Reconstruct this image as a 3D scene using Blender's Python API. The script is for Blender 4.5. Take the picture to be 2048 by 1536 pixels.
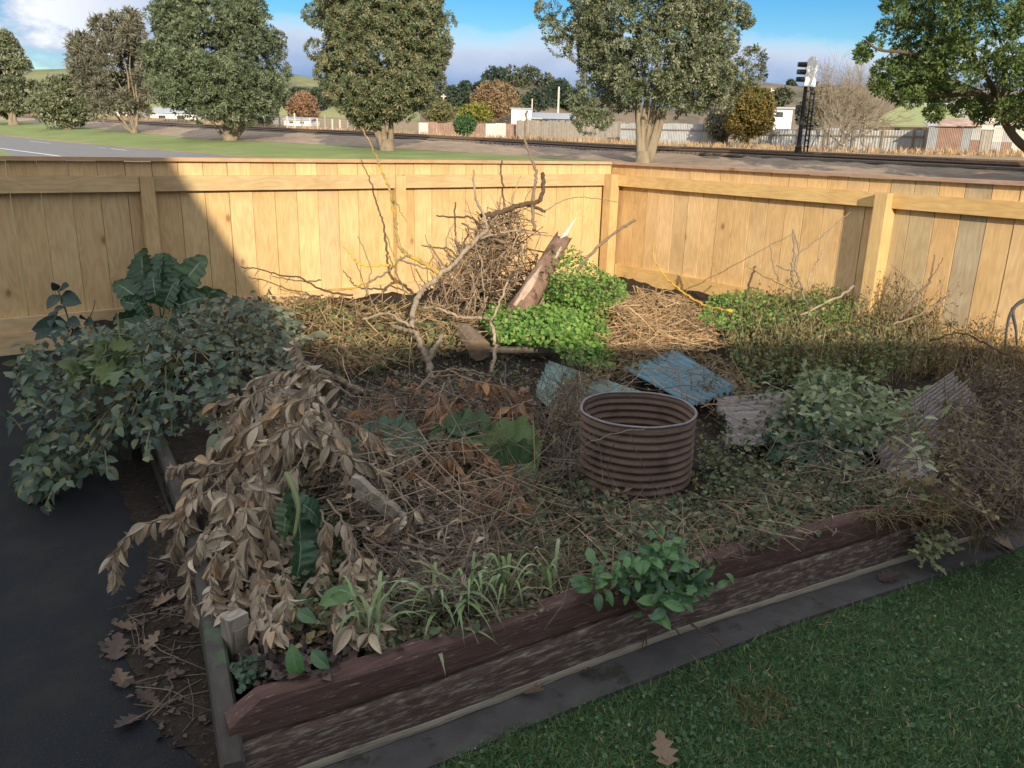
import bpy, math, random
import numpy as np
from mathutils import Matrix, Vector
random.seed(7); RNG = np.random.default_rng(7)
S = bpy.context.scene
for o in list(bpy.data.objects): bpy.data.objects.remove(o)
COL = S.collection

# ---------------------------------------------------------------- camera
F, PSI, PIT, ROL, EYE = 1607.9, 0.63688, 0.29199, 0.02553, 1.2355
FX, FY = 4.959, 5.326            # the fence corner (inner face of the palings)
def cam_axes():
    fw = np.array([math.sin(PSI)*math.cos(PIT), math.cos(PSI)*math.cos(PIT), -math.sin(PIT)])
    rt = np.array([math.cos(PSI), -math.sin(PSI), 0.0]); up = np.cross(rt, fw)
    c, s = math.cos(ROL), math.sin(ROL)
    return c*rt+s*up, -s*rt+c*up, fw
RT, UP, FW = cam_axes()
cd = bpy.data.cameras.new('camera'); cam = bpy.data.objects.new('camera', cd); COL.objects.link(cam)
cd.sensor_width = 36; cd.lens = F/2048*36; cd.clip_end = 6000; cd.clip_start = .02
cam.matrix_world = Matrix(((RT[0], UP[0], -FW[0], 0), (RT[1], UP[1], -FW[1], 0), (RT[2], UP[2], -FW[2], EYE), (0, 0, 0, 1)))
S.camera = cam
EYEV = np.array([0, 0, EYE])
def ray(px, py): return FW+RT*(px-1024)/F-UP*(py-768)/F
def D(px, py, d): return EYEV+ray(px, py)*d                       # a point at a given distance ahead
def P(px, py, z):                                                 # a point at a given height
    r = ray(px, py); return EYEV+r*((z-EYE)/r[2])
def PY(px, py, y): r = ray(px, py); return EYEV+r*(y/r[1])
def PX(px, py, x): r = ray(px, py); return EYEV+r*(x/r[0])
def proj(p):
    d = np.asarray(p, float)-EYEV; z = d@FW
    return np.array([1024+F*(d@RT)/z, 768-F*(d@UP)/z, z])

# ---------------------------------------------------------------- world, sun, exposure
SUN_EL, SUN_AZ = math.radians(18), math.radians(204)              # low winter sun behind the camera
w = bpy.data.worlds.new('World'); S.world = w; w.use_nodes = True
nt = w.node_tree; nt.nodes.clear()
def nd(nt, t, **kw):
    n = nt.nodes.new(t)
    for k, v in kw.items():
        if k.startswith('i_'):
            n.inputs[int(k[2:]) if k[2:].isdigit() else k[2:]].default_value = v
        else: setattr(n, k, v)
    return n
def L(nt, a, b): nt.links.new(a, b)
def math_(nt, op, a, b=None, c=None, clamp=False):
    n = nt.nodes.new('ShaderNodeMath'); n.operation = op; n.use_clamp = clamp
    for i, v in enumerate((a, b, c)):
        if v is None: continue
        if isinstance(v, (int, float)): n.inputs[i].default_value = v
        else: L(nt, v, n.inputs[i])
    return n.outputs[0]
def ramp(nt, fac, stops, interp='LINEAR'):
    n = nt.nodes.new('ShaderNodeValToRGB'); n.color_ramp.interpolation = interp
    e = n.color_ramp.elements
    while len(e) < len(stops): e.new(.5)
    for i, (p, c) in enumerate(stops):
        e[i].position = p; e[i].color = (*c, 1) if len(c) == 3 else c
    if fac is not None: L(nt, fac, n.inputs[0])
    return n.outputs[0]
def mixc(nt, fac, a, b, mode='MIX'):
    n = nt.nodes.new('ShaderNodeMix'); n.data_type = 'RGBA'; n.blend_type = mode
    for i, v in ((0, fac), (6, a), (7, b)):
        if isinstance(v, (int, float)): n.inputs[i].default_value = v
        elif isinstance(v, tuple): n.inputs[i].default_value = (*v[:3], 1)
        else: L(nt, v, n.inputs[i])
    return n.outputs[2]
sky = nd(nt, 'ShaderNodeTexSky', sky_type='NISHITA', sun_disc=False, sun_elevation=SUN_EL, sun_rotation=SUN_AZ,
         altitude=20, air_density=1.0, dust_density=.3, ozone_density=2.5)
bg1 = nd(nt, 'ShaderNodeBackground'); bg1.inputs[1].default_value = SKY = .15
hs = nd(nt, 'ShaderNodeHueSaturation'); hs.inputs['Saturation'].default_value = 1.58; hs.inputs['Value'].default_value = .58; hs.inputs['Hue'].default_value = .508
L(nt, sky.outputs[0], hs.inputs['Color']); L(nt, hs.outputs[0], bg1.inputs[0])
tc = nd(nt, 'ShaderNodeTexCoord'); sep = nd(nt, 'ShaderNodeSeparateXYZ'); L(nt, tc.outputs['Generated'], sep.inputs[0])
mp = nd(nt, 'ShaderNodeMapping'); mp.inputs['Scale'].default_value = (1, 1, 2.2); L(nt, tc.outputs['Generated'], mp.inputs[0])
n1 = nd(nt, 'ShaderNodeTexNoise'); n1.inputs['Scale'].default_value = 7; n1.inputs['Detail'].default_value = 7; n1.inputs['Roughness'].default_value = .58; L(nt, mp.outputs[0], n1.inputs[0])
n2 = nd(nt, 'ShaderNodeTexNoise'); n2.inputs['Scale'].default_value = 1.6; n2.inputs['Detail'].default_value = 2; L(nt, mp.outputs[0], n2.inputs[0])
# a bank of cloud low over the hills, taller towards the west (the left of the view)
dotw = nd(nt, 'ShaderNodeVectorMath', operation='DOT_PRODUCT'); L(nt, tc.outputs['Generated'], dotw.inputs[0]); dotw.inputs[1].default_value = (-.93, .37, 0)
west = math_(nt, 'MULTIPLY_ADD', dotw.outputs['Value'], 1.0, -.04, clamp=True)
edge = math_(nt, 'MULTIPLY_ADD', n2.outputs[0], .05, .098)
edge = math_(nt, 'ADD', edge, math_(nt, 'MULTIPLY', west, .45))
edge = math_(nt, 'ADD', edge, math_(nt, 'MULTIPLY_ADD', n1.outputs[0], .06, -.03))
dif = math_(nt, 'SUBTRACT', edge, sep.outputs[2])
mask = math_(nt, 'MULTIPLY', dif, 45, clamp=True)
brk = math_(nt, 'MULTIPLY_ADD', n1.outputs[0], 7, -2.6, clamp=True)
westk = math_(nt, 'MULTIPLY', west, 5, clamp=True)
mask2 = math_(nt, 'MULTIPLY', mask, math_(nt, 'SUBTRACT', 1, math_(nt, 'MULTIPLY', westk, math_(nt, 'SUBTRACT', 1, brk))))
rim = math_(nt, 'SUBTRACT', 1, math_(nt, 'MULTIPLY', dif, 16, clamp=True))
lit = math_(nt, 'MAXIMUM', math_(nt, 'MULTIPLY', rim, .75), math_(nt, 'MULTIPLY', westk, math_(nt, 'MULTIPLY_ADD', n1.outputs[0], 8, -3.5, clamp=True)))
ccol = mixc(nt, lit, (.23, .36, .63), (.92, .96, 1.0))
bg2 = nd(nt, 'ShaderNodeBackground'); bg2.inputs[1].default_value = .72
# unseen broken cloud added overhead, extra bright to lift the shaded areas
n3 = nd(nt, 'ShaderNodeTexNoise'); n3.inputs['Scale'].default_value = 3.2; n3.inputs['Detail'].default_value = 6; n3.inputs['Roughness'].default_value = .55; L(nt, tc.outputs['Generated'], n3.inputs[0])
fill_cloud = math_(nt, 'MULTIPLY', math_(nt, 'MULTIPLY_ADD', n3.outputs[0], 8, -3.2, clamp=True), math_(nt, 'MULTIPLY_ADD', sep.outputs[2], 8, -1.7, clamp=True))
ccol = mixc(nt, fill_cloud, ccol, (1.45, 1.42, 1.38)); L(nt, ccol, bg2.inputs[0])
mask2 = math_(nt, 'MAXIMUM', mask2, fill_cloud)
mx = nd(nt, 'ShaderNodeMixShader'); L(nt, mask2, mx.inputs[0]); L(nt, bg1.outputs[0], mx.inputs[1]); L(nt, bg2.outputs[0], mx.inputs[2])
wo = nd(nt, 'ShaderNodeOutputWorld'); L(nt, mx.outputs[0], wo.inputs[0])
sd = bpy.data.lights.new('sun', 'SUN'); sd.energy = 4.1; sd.angle = math.radians(.25); sd.color = (1, .85, .63)
sun = bpy.data.objects.new('sun', sd); COL.objects.link(sun)
SDIR = Vector((math.sin(SUN_AZ)*math.cos(SUN_EL), math.cos(SUN_AZ)*math.cos(SUN_EL), math.sin(SUN_EL)))
sun.rotation_euler = SDIR.to_track_quat('Z', 'Y').to_euler()
S.view_settings.view_transform = 'Standard'; S.view_settings.look = 'None'; S.view_settings.gamma = 1
S.view_settings.exposure = 0.58; S.view_settings.use_curve_mapping = False
S.cycles.max_bounces = 6; S.cycles.transparent_max_bounces = 4

# ---------------------------------------------------------------- materials
def mat(name, cols, rough=.75, var=.25, nscale=12, stretch=(1, 1, 1), bump=0, transl=0, spec=.3, detail=4, coords='Object',
        noise2=None, metal=0, rib=None, edge=None):
    """cols: colours picked per piece (object or 'rnd' attribute); noise modulates; noise2=(colour, scale, threshold, stretch) worn patches"""
    m = bpy.data.materials.new(name); m.use_nodes = True; nt = m.node_tree; nt.nodes.clear()
    out = nd(nt, 'ShaderNodeOutputMaterial'); b = nd(nt, 'ShaderNodeBsdfPrincipled')
    b.inputs['Roughness'].default_value = rough; b.inputs['Specular IOR Level'].default_value = spec; b.inputs['Metallic'].default_value = metal
    oi = nd(nt, 'ShaderNodeObjectInfo'); at = nd(nt, 'ShaderNodeAttribute', attribute_name='rnd')
    r = math_(nt, 'FRACT', math_(nt, 'ADD', oi.outputs['Random'], at.outputs['Fac']))
    tc = nd(nt, 'ShaderNodeTexCoord'); mp = nd(nt, 'ShaderNodeMapping'); mp.inputs['Scale'].default_value = stretch
    off = nd(nt, 'ShaderNodeCombineXYZ')
    for k, q in enumerate((37., 91., 53.)): L(nt, math_(nt, 'MULTIPLY', oi.outputs['Random'], q), off.inputs[k])
    va = nd(nt, 'ShaderNodeVectorMath', operation='ADD'); L(nt, tc.outputs[coords], va.inputs[0]); L(nt, off.outputs[0], va.inputs[1])
    L(nt, va.outputs[0], mp.inputs[0])
    nz = nd(nt, 'ShaderNodeTexNoise'); nz.inputs['Scale'].default_value = nscale; nz.inputs['Detail'].default_value = detail; nz.inputs['Roughness'].default_value = .6
    L(nt, mp.outputs[0], nz.inputs[0])
    k = len(cols)
    c = ramp(nt, r, [((i)/max(1, k-1), q) for i, q in enumerate(cols)]) if k > 1 else None
    f = math_(nt, 'MULTIPLY_ADD', nz.outputs[0], 2*var*1.6, 1-var*1.6)
    g = nd(nt, 'ShaderNodeCombineColor')
    for i in range(3): L(nt, f, g.inputs[i])
    c = mixc(nt, 1.0, c if c is not None else tuple(cols[0]), g.outputs[0], 'MULTIPLY')
    if noise2:
        col2, sc2, th, st2 = noise2[:4]
        mp2 = nd(nt, 'ShaderNodeMapping'); mp2.inputs['Scale'].default_value = st2; L(nt, va.outputs[0], mp2.inputs[0])
        z2 = nd(nt, 'ShaderNodeTexNoise'); z2.inputs['Scale'].default_value = sc2; z2.inputs['Detail'].default_value = 6; z2.inputs['Roughness'].default_value = .68; L(nt, mp2.outputs[0], z2.inputs[0])
        k2 = math_(nt, 'MULTIPLY', math_(nt, 'SUBTRACT', z2.outputs[0], th), noise2[4] if len(noise2) > 4 else 14, clamp=True)
        c = mixc(nt, k2, c, tuple(col2))
    if rib:
        a2 = nd(nt, 'ShaderNodeAttribute', attribute_name='rib')
        c = mixc(nt, math_(nt, 'MULTIPLY', math_(nt, 'SUBTRACT', a2.outputs['Fac'], .55), 2.0, clamp=True), c, tuple(rib))
    L(nt, c, b.inputs['Base Color'])
    if bump:
        bp = nd(nt, 'ShaderNodeBump'); bp.inputs['Strength'].default_value = bump; bp.inputs['Distance'].default_value = .02
        L(nt, nz.outputs[0], bp.inputs['Height']); L(nt, bp.outputs[0], b.inputs['Normal'])
    sh = b.outputs[0]
    if transl:
        t = nd(nt, 'ShaderNodeBsdfTranslucent'); L(nt, c, t.inputs[0])
        ms = nd(nt, 'ShaderNodeMixShader'); ms.inputs[0].default_value = transl
        L(nt, sh, ms.inputs[1]); L(nt, t.outputs[0], ms.inputs[2]); sh = ms.outputs[0]
    L(nt, sh, out.inputs[0]); return m

def wood_mat(name, cols, var=.11, knots=True, axis=2, dark=(.20, .10, .035), rough=.7, grain=1.0):
    """sawn pine: long grain along one axis, flame figure, knots"""
    m = bpy.data.materials.new(name); m.use_nodes = True; nt = m.node_tree; nt.nodes.clear()
    out = nd(nt, 'ShaderNodeOutputMaterial'); b = nd(nt, 'ShaderNodeBsdfPrincipled'); b.inputs['Roughness'].default_value = rough; b.inputs['Specular IOR Level'].default_value = .25
    oi = nd(nt, 'ShaderNodeObjectInfo'); tc = nd(nt, 'ShaderNodeTexCoord')
    off = nd(nt, 'ShaderNodeCombineXYZ')
    for k, q in enumerate((17., 29., 41.)): L(nt, math_(nt, 'MULTIPLY', oi.outputs['Random'], q), off.inputs[k])
    va = nd(nt, 'ShaderNodeVectorMath', operation='ADD'); L(nt, tc.outputs['Object'], va.inputs[0]); L(nt, off.outputs[0], va.inputs[1])
    def noise(sc, st, det=4, rg=.6):
        mp = nd(nt, 'ShaderNodeMapping'); mp.inputs['Scale'].default_value = st; L(nt, va.outputs[0], mp.inputs[0])
        z = nd(nt, 'ShaderNodeTexNoise'); z.inputs['Scale'].default_value = sc; z.inputs['Detail'].default_value = det; z.inputs['Roughness'].default_value = rg
        L(nt, mp.outputs[0], z.inputs[0]); return z.outputs[0]
    st = [1, 1, 1]; st[axis] = .06; st2 = [1, 1, 1]; st2[axis] = .22
    fine = noise(95, st, 3); broad = noise(9, st2, 2, .5)
    rings = math_(nt, 'SINE', math_(nt, 'MULTIPLY', broad, 62))
    rings = math_(nt, 'MULTIPLY_ADD', rings, .5, .5)
    patch = noise(3.0, [1, 1, 1], 3)
    base = ramp(nt, oi.outputs['Random'], [(i/(len(cols)-1), c) for i, c in enumerate(cols)])
    k = math_(nt, 'MULTIPLY_ADD', rings, -var*.9, 1+var*.45)
    k = math_(nt, 'MULTIPLY', k, math_(nt, 'MULTIPLY_ADD', fine, .35*grain, 1-.175*grain))
    k = math_(nt, 'MULTIPLY', k, math_(nt, 'MULTIPLY_ADD', patch, .5, .75))
    g = nd(nt, 'ShaderNodeCombineColor'); L(nt, k, g.inputs[0]); L(nt, math_(nt, 'POWER', k, 1.25), g.inputs[1]); L(nt, math_(nt, 'POWER', k, 1.5), g.inputs[2])
    c = mixc(nt, 1.0, base, g.outputs[0], 'MULTIPLY')
    if knots:
        mp = nd(nt, 'ShaderNodeMapping'); s3 = [1, 1, 1]; s3[axis] = .62; mp.inputs['Scale'].default_value = s3; L(nt, va.outputs[0], mp.inputs[0])
        vo = nd(nt, 'ShaderNodeTexVoronoi'); vo.inputs['Scale'].default_value = 5.2; L(nt, mp.outputs[0], vo.inputs[0])
        kn = math_(nt, 'SUBTRACT', 1, math_(nt, 'MULTIPLY', math_(nt, 'SUBTRACT', vo.outputs['Distance'], .05), 16, clamp=True), clamp=True)
        halo = math_(nt, 'SUBTRACT', 1, math_(nt, 'MULTIPLY', vo.outputs['Distance'], 4.5, clamp=True), clamp=True)
        sepc = nd(nt, 'ShaderNodeSeparateColor'); L(nt, vo.outputs['Color'], sepc.inputs[0])
        on = math_(nt, 'GREATER_THAN', sepc.outputs[0], .42)
        c = mixc(nt, math_(nt, 'MULTIPLY', math_(nt, 'MULTIPLY', halo, on), .35), c, tuple(x*1.6 for x in dark))
        c = mixc(nt, math_(nt, 'MULTIPLY', math_(nt, 'MULTIPLY', kn, on), .75), c, tuple(dark))
    L(nt, c, b.inputs['Base Color'])
    bp = nd(nt, 'ShaderNodeBump'); bp.inputs['Strength'].default_value = .25; bp.inputs['Distance'].default_value = .004; L(nt, fine, bp.inputs['Height']); L(nt, bp.outputs[0], b.inputs['Normal'])
    L(nt, b.outputs[0], out.inputs[0]); return m

PINE = [(.56, .385, .19), (.59, .415, .21), (.53, .355, .17), (.57, .395, .195), (.53, .375, .205), (.60, .425, .21), (.55, .37, .175)]
M = {}
M['paling'] = wood_mat('pine_paling', PINE, knots=True)
M['paling_r'] = wood_mat('pine_paling_orange', [(.60, .40, .195), (.65, .455, .24), (.55, .355, .165), (.62, .42, .205), (.57, .40, .215), (.64, .44, .215)], knots=True)
M['paling_grey'] = wood_mat('pine_paling_grey', [(.44, .35, .22), (.41, .34, .24), (.47, .37, .22)], knots=True)
M['rail'] = wood_mat('pine_rail', [(.52, .36, .17), (.56, .40, .22), (.47, .34, .18)], axis=0)
M['rail_y'] = wood_mat('pine_rail_y', [(.57, .38, .15), (.61, .42, .18), (.55, .36, .15)], axis=1)
M['post'] = wood_mat('pine_post', [(.54, .37, .17), (.58, .41, .2), (.5, .34, .16)], axis=2)
M['cap'] = wood_mat('cap', [(.46, .29, .16), (.50, .32, .18), (.42, .27, .17)], axis=0)
M['cap_y'] = wood_mat('cap_y', [(.36, .24, .18), (.40, .27, .2), (.33, .22, .17)], axis=1)
M['oldwood'] = wood_mat('weathered_wood', [(.21, .18, .145), (.27, .235, .19), (.17, .145, .12)], knots=False, var=.3)
M['asphalt'] = mat('asphalt', [(.0125, .0155, .0205)], rough=.9, var=.5, nscale=210, detail=5, bump=.6, coords='Object', noise2=((.021, .023, .022), 4.5, .48, (1, 1, 1), 6))
M['soil'] = mat('soil', [(.024, .018, .014)], rough=.95, var=.5, nscale=30, detail=8, bump=1, noise2=((.065, .05, .032), 60, .57, (1, 1, 1)))
M['concrete'] = mat('concrete', [(.068, .066, .066)], rough=.9, var=.35, nscale=14, detail=8, bump=.3, noise2=((.04, .038, .03), 9, .56, (1, 1, 1)))
M['lawn_base'] = mat('lawn_base', [(.030, .055, .022)], rough=.95, var=.4, nscale=30, detail=6)
M['lawn'] = mat('lawn_blades', [(.050, .125, .045), (.075, .19, .062), (.042, .105, .044), (.12, .205, .068), (.056, .15, .055), (.19, .22, .09), (.028, .066, .03)], rough=.55, var=.2, nscale=5, transl=.2)
M['clover'] = mat('clover_leaves', [(.04, .10, .05), (.06, .13, .065), (.10, .17, .085), (.035, .085, .05)], rough=.6, var=.2, transl=.2)
M['paint'] = mat('worn_brown_paint', [(.085, .052, .046), (.095, .056, .048)], rough=.8, var=.35, nscale=9, stretch=(1, 8, 8), bump=.3, spec=.15, noise2=((.22, .19, .155), 50, .585, (.30, 2.8, 2.8), 10))
M['paint_worn'] = mat('bare_worn_timber', [(.088, .060, .052)], rough=.85, var=.35, nscale=9, stretch=(1, 8, 8), bump=.3, spec=.15, noise2=((.27, .24, .20), 48, .49, (.30, 2.6, 2.6), 5))
M['border_side'] = mat('old_border_timber', [(.055, .05, .045)], rough=.85, var=.4, nscale=12, stretch=(4, 1, 4), detail=6, noise2=((.06, .09, .05), 5, .58, (1, 1, 1)))
M['rust'] = mat('rusty_iron', [(.155, .105, .08)], rough=.75, var=.45, nscale=9, detail=7, metal=.35, stretch=(1, 1, 2.5), noise2=((.07, .048, .04), 11, .50, (1, 1, .5), 4))
M['rim'] = mat('worn_steel_rim', [(.2, .18, .19)], rough=.45, var=.3, nscale=20, metal=.5)
M['bluesheet'] = mat('blue_painted_iron', [(.048, .15, .205)], rough=.42, var=.18, nscale=5, detail=6, spec=.5, noise2=((.20, .25, .26), 10, .66, (1, 1, 1), 8))
M['tealsheet'] = mat('faded_teal_iron', [(.14, .215, .19)], rough=.5, var=.3, nscale=5, detail=7, noise2=((.07, .10, .09), 7, .56, (1, 1, 1), 6))
M['greysheet'] = mat('grey_fibre_sheet', [(.24, .215, .205)], rough=.85, var=.45, nscale=9, detail=8, noise2=((.09, .08, .07), 9, .52, (1, 1, 1), 7))
M['bark'] = mat('grey_bark', [(.19, .14, .095), (.24, .19, .14), (.15, .105, .07)], rough=.9, var=.45, nscale=30, detail=6, bump=.5)
M['bark_pale'] = mat('pale_bark', [(.33, .25, .17), (.29, .23, .17)], rough=.9, var=.4, nscale=24, detail=6, bump=.5, noise2=((.15, .10, .06), 14, .56, (1, 1, 1)))
M['bark_dark'] = mat('dark_bark', [(.085, .055, .035), (.11, .075, .05)], rough=.9, var=.5, nscale=30, detail=6, bump=.5)
M['lichen'] = mat('lichen_bark', [(.34, .23, .06), (.25, .19, .1)], rough=.9, var=.4, nscale=40, detail=6, noise2=((.48, .32, .03), 16, .52, (1, 1, 1)))
M['yellow_stick'] = mat('yellow_lichen', [(.62, .38, .04), (.55, .33, .05)], rough=.9, var=.35, nscale=60, noise2=((.28, .19, .08), 22, .60, (1, 1, 1)))
M['twig'] = mat('dry_twigs', [(.20, .145, .095), (.30, .22, .145), (.13, .09, .06), (.40, .31, .21)], rough=.9, var=.3)
M['twig_dark'] = mat('dark_twigs', [(.10, .078, .062), (.16, .125, .10), (.06, .045, .037), (.22, .175, .135), (.08, .06, .05)], rough=.9, var=.3)
M['straw'] = mat('straw', [(.40, .27, .14), (.30, .19, .10), (.48, .35, .20), (.24, .15, .08)], rough=.85, var=.25)
M['logred'] = mat('log_bark', [(.20, .125, .09)], rough=.9, var=.5, nscale=20, stretch=(1, 1, .15), detail=6, bump=.8, noise2=((.09, .05, .035), 14, .55, (1, 1, .15)))
M['logpale'] = mat('split_wood', [(.44, .345, .26)], rough=.85, var=.35, nscale=26, stretch=(1, 1, .08), detail=6, bump=.5, noise2=((.30, .17, .10), 16, .55, (1, 1, .1)))
M['deadleaf'] = mat('dead_leaves', [(.26, .205, .15), (.40, .33, .24), (.50, .42, .30), (.30, .235, .18), (.42, .28, .15), (.57, .49, .36), (.23, .185, .15), (.36, .295, .225), (.46, .375, .26), (.13, .10, .08)], rough=.6, var=.4, nscale=34, transl=.15)
M['deadleaf_o'] = mat('rusty_dead_leaves', [(.30, .145, .06), (.24, .13, .075), (.34, .18, .075), (.22, .14, .095), (.27, .18, .13)], rough=.6, var=.25, nscale=25, transl=.15)
M['shrub'] = mat('shrub_leaves', [(.058, .10, .07), (.08, .13, .09), (.115, .155, .085), (.075, .12, .10), (.155, .17, .07), (.07, .115, .08), (.028, .048, .036), (.135, .17, .14), (.19, .185, .085)], rough=.5, var=.2, nscale=30, transl=.22)
M['shrub_grey'] = mat('grey_shrub_leaves', [(.10, .135, .09), (.15, .175, .115), (.085, .12, .09), (.20, .20, .125), (.05, .07, .05), (.17, .195, .155), (.20, .16, .095)], rough=.6, var=.2, nscale=30, transl=.2)
M['rose'] = mat('dark_sprig_leaves', [(.035, .065, .05), (.045, .08, .065), (.028, .05, .04)], rough=.4, var=.2, transl=.15)
M['mallow'] = mat('mallow_leaves', [(.10, .15, .06), (.13, .17, .06), (.085, .13, .06)], rough=.6, var=.25, nscale=20, transl=.2)
M['chard'] = mat('chard_leaves', [(.035, .082, .04), (.045, .10, .045), (.03, .07, .04), (.06, .115, .04)], rough=.42, var=.3, nscale=22, transl=.15, rib=(.24, .30, .19), spec=.5)
M['chard_lt'] = mat('pale_chard_leaves', [(.12, .19, .055), (.10, .17, .06)], rough=.45, var=.35, nscale=30, transl=.2, rib=(.25, .3, .15), spec=.5)
M['beet'] = mat('beet_leaves', [(.065, .16, .05), (.10, .225, .065), (.05, .12, .05), (.06, .14, .075), (.13, .24, .07)], rough=.42, var=.25, nscale=20, transl=.25, rib=(.13, .22, .08), spec=.5)
M['nettle'] = mat('bright_weed', [(.13, .27, .045), (.18, .34, .065), (.085, .19, .033), (.24, .37, .09), (.115, .24, .05), (.055, .13, .028), (.34, .36, .13)], rough=.6, var=.2, transl=.25)
M['weeds'] = mat('low_weeds', [(.07, .105, .048), (.115, .155, .07), (.17, .19, .10), (.045, .07, .036), (.26, .26, .15), (.08, .125, .055), (.12, .11, .06), (.06, .10, .06), (.03, .045, .025), (.10, .14, .08)], rough=.65, var=.2, transl=.2)
M['dryweed'] = mat('dry_weeds', [(.16, .125, .06), (.24, .18, .085), (.12, .11, .05), (.32, .24, .12), (.095, .08, .045), (.19, .125, .06)], rough=.75, var=.25, transl=.25)
M['olive'] = mat('olive_stalks', [(.14, .15, .055), (.21, .18, .075), (.095, .12, .045), (.28, .21, .10), (.13, .17, .055), (.18, .135, .06), (.17, .19, .08)], rough=.75, var=.25, transl=.2)
M['artem'] = mat('silver_leaves', [(.17, .22, .10), (.25, .29, .16), (.12, .17, .075), (.34, .36, .25), (.10, .145, .065), (.23, .26, .12)], rough=.65, var=.2, nscale=20, transl=.2)
M['artem_dark'] = mat('dark_lobed_leaves', [(.035, .07, .042), (.045, .085, .055), (.055, .10, .05)], rough=.5, var=.2, transl=.15)
M['tuft'] = mat('grass_tuft', [(.17, .26, .09), (.25, .33, .15), (.14, .22, .10), (.36, .40, .24)], rough=.55, var=.2, transl=.2)
M['vari'] = mat('pale_clump_leaves', [(.23, .24, .12), (.30, .30, .17), (.15, .19, .07), (.34, .34, .24)], rough=.6, var=.2, transl=.2)
M['fallen'] = mat('fallen_leaves', [(.055, .036, .034), (.075, .052, .04), (.04, .03, .032), (.10, .07, .045)], rough=.55, var=.35, nscale=25)
M['fallen_tan'] = mat('tan_fallen_leaves', [(.17, .12, .08), (.14, .10, .07)], rough=.65, var=.35, nscale=25)
M['white'] = mat('white_scrap', [(.7, .68, .65)], rough=.6, var=.1)
M['bare'] = mat('bare_grey_timber', [(.25, .225, .175)], rough=.9, var=.4, nscale=14, stretch=(.3, 3, 3), detail=7, noise2=((.11, .09, .07), 20, .55, (.4, 3, 3), 6))
M['strap'] = mat('black_strap', [(.05, .048, .05)], rough=.6, var=.4, nscale=12)
# far things
M['far_grass'] = mat('verge_grass', [(.20, .25, .085)], rough=.9, var=.3, nscale=.5, detail=8, coords='Object', noise2=((.27, .22, .11), .25, .66, (1, 1, 1), 5))
M['road'] = mat('road_asphalt', [(.20, .20, .205)], rough=.85, var=.15, nscale=1.5, detail=8)
M['roadpaint'] = mat('road_paint', [(.75, .75, .74)], rough=.7, var=.1)
M['ballast'] = mat('ballast', [(.34, .26, .19)], rough=.95, var=.5, nscale=1.6, detail=10, noise2=((.22, .165, .12), .8, .56, (1, 1, 1), 6))
M['paddock'] = mat('dry_paddock', [(.30, .22, .13)], rough=.95, var=.4, nscale=.6, detail=9, noise2=((.17, .18, .07), .35, .53, (1, 1, 1), 6))
M['hill'] = mat('hill_grass', [(.20, .21, .10)], rough=.95, var=.4, nscale=.02, detail=10, noise2=((.075, .09, .06), .018, .50, (1, 1, 1), 8))
M['hill_brown'] = mat('hill_scrub', [(.17, .135, .10)], rough=.95, var=.4, nscale=.04, detail=10, noise2=((.07, .075, .05), .03, .50, (1, 1, 1), 8))
M['pohu'] = mat('pohutukawa_leaves', [(.075, .10, .052), (.14, .17, .085), (.115, .14, .075), (.22, .24, .145), (.10, .125, .062), (.30, .305, .215), (.16, .19, .10)], rough=.5, var=.1, transl=.12)
M['pohu_g'] = mat('green_pohutukawa_leaves', [(.07, .10, .055), (.13, .17, .09), (.105, .14, .075), (.20, .235, .14), (.085, .12, .065), (.28, .305, .215)], rough=.5, var=.1, transl=.12)
M['pohu_b'] = mat('bronze_pohutukawa_leaves', [(.075, .105, .052), (.135, .17, .085), (.11, .14, .07), (.21, .23, .135), (.10, .13, .062), (.25, .205, .11), (.27, .29, .20)], rough=.5, var=.1, transl=.12)
M['pohu_r'] = mat('near_pohutukawa_leaves', [(.055, .095, .028), (.10, .15, .04), (.08, .12, .035), (.14, .19, .06), (.065, .10, .03), (.17, .20, .08)], rough=.5, var=.1, transl=.12)
M['feather'] = mat('grey_feathery_leaves', [(.20, .20, .14), (.27, .265, .195), (.16, .16, .11), (.33, .32, .25)], rough=.7, var=.1, transl=.15)
M['pine'] = mat('dark_pine', [(.03, .052, .042), (.045, .07, .05), (.06, .085, .055)], rough=.8, var=.1)
M['pine_lt'] = mat('far_wood', [(.07, .095, .06), (.10, .12, .07), (.06, .08, .055), (.15, .14, .09)], rough=.8, var=.1)
M['autumn'] = mat('autumn_leaves', [(.26, .185, .105), (.31, .225, .13), (.21, .15, .085)], rough=.8, var=.1, transl=.2)
M['autumn_r'] = mat('red_autumn_leaves', [(.29, .17, .11), (.34, .21, .13), (.25, .15, .10)], rough=.8, var=.1, transl=.2)
M['yellowgreen'] = mat('yellow_green_bush', [(.27, .27, .05), (.20, .22, .05), (.33, .30, .07)], rough=.8, var=.1, transl=.2)
M['darkbush'] = mat('dark_green_bush', [(.045, .10, .045), (.06, .13, .055), (.08, .15, .06)], rough=.7, var=.1, transl=.1)
M['orangebush'] = mat('orange_green_bush', [(.10, .115, .035), (.15, .14, .04), (.28, .18, .05), (.08, .10, .035), (.12, .13, .05)], rough=.7, var=.1, transl=.15)
M['oliveb'] = mat('olive_bush', [(.15, .155, .07), (.19, .19, .09)], rough=.8, var=.1, transl=.15)
M['willow'] = mat('bare_twigs', [(.25, .21, .155), (.31, .27, .20), (.28, .20, .16)], rough=.9, var=.2)
M['trunk'] = mat('tree_trunk', [(.23, .185, .135)], rough=.95, var=.5, nscale=3.5, stretch=(1, 1, .35), detail=8, bump=.8)
M['white_wall'] = mat('white_wall', [(.78, .77, .74)], rough=.7, var=.08, nscale=2)
M['cream_wall'] = mat('cream_wall', [(.70, .62, .45)], rough=.7, var=.1, nscale=2)
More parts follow.
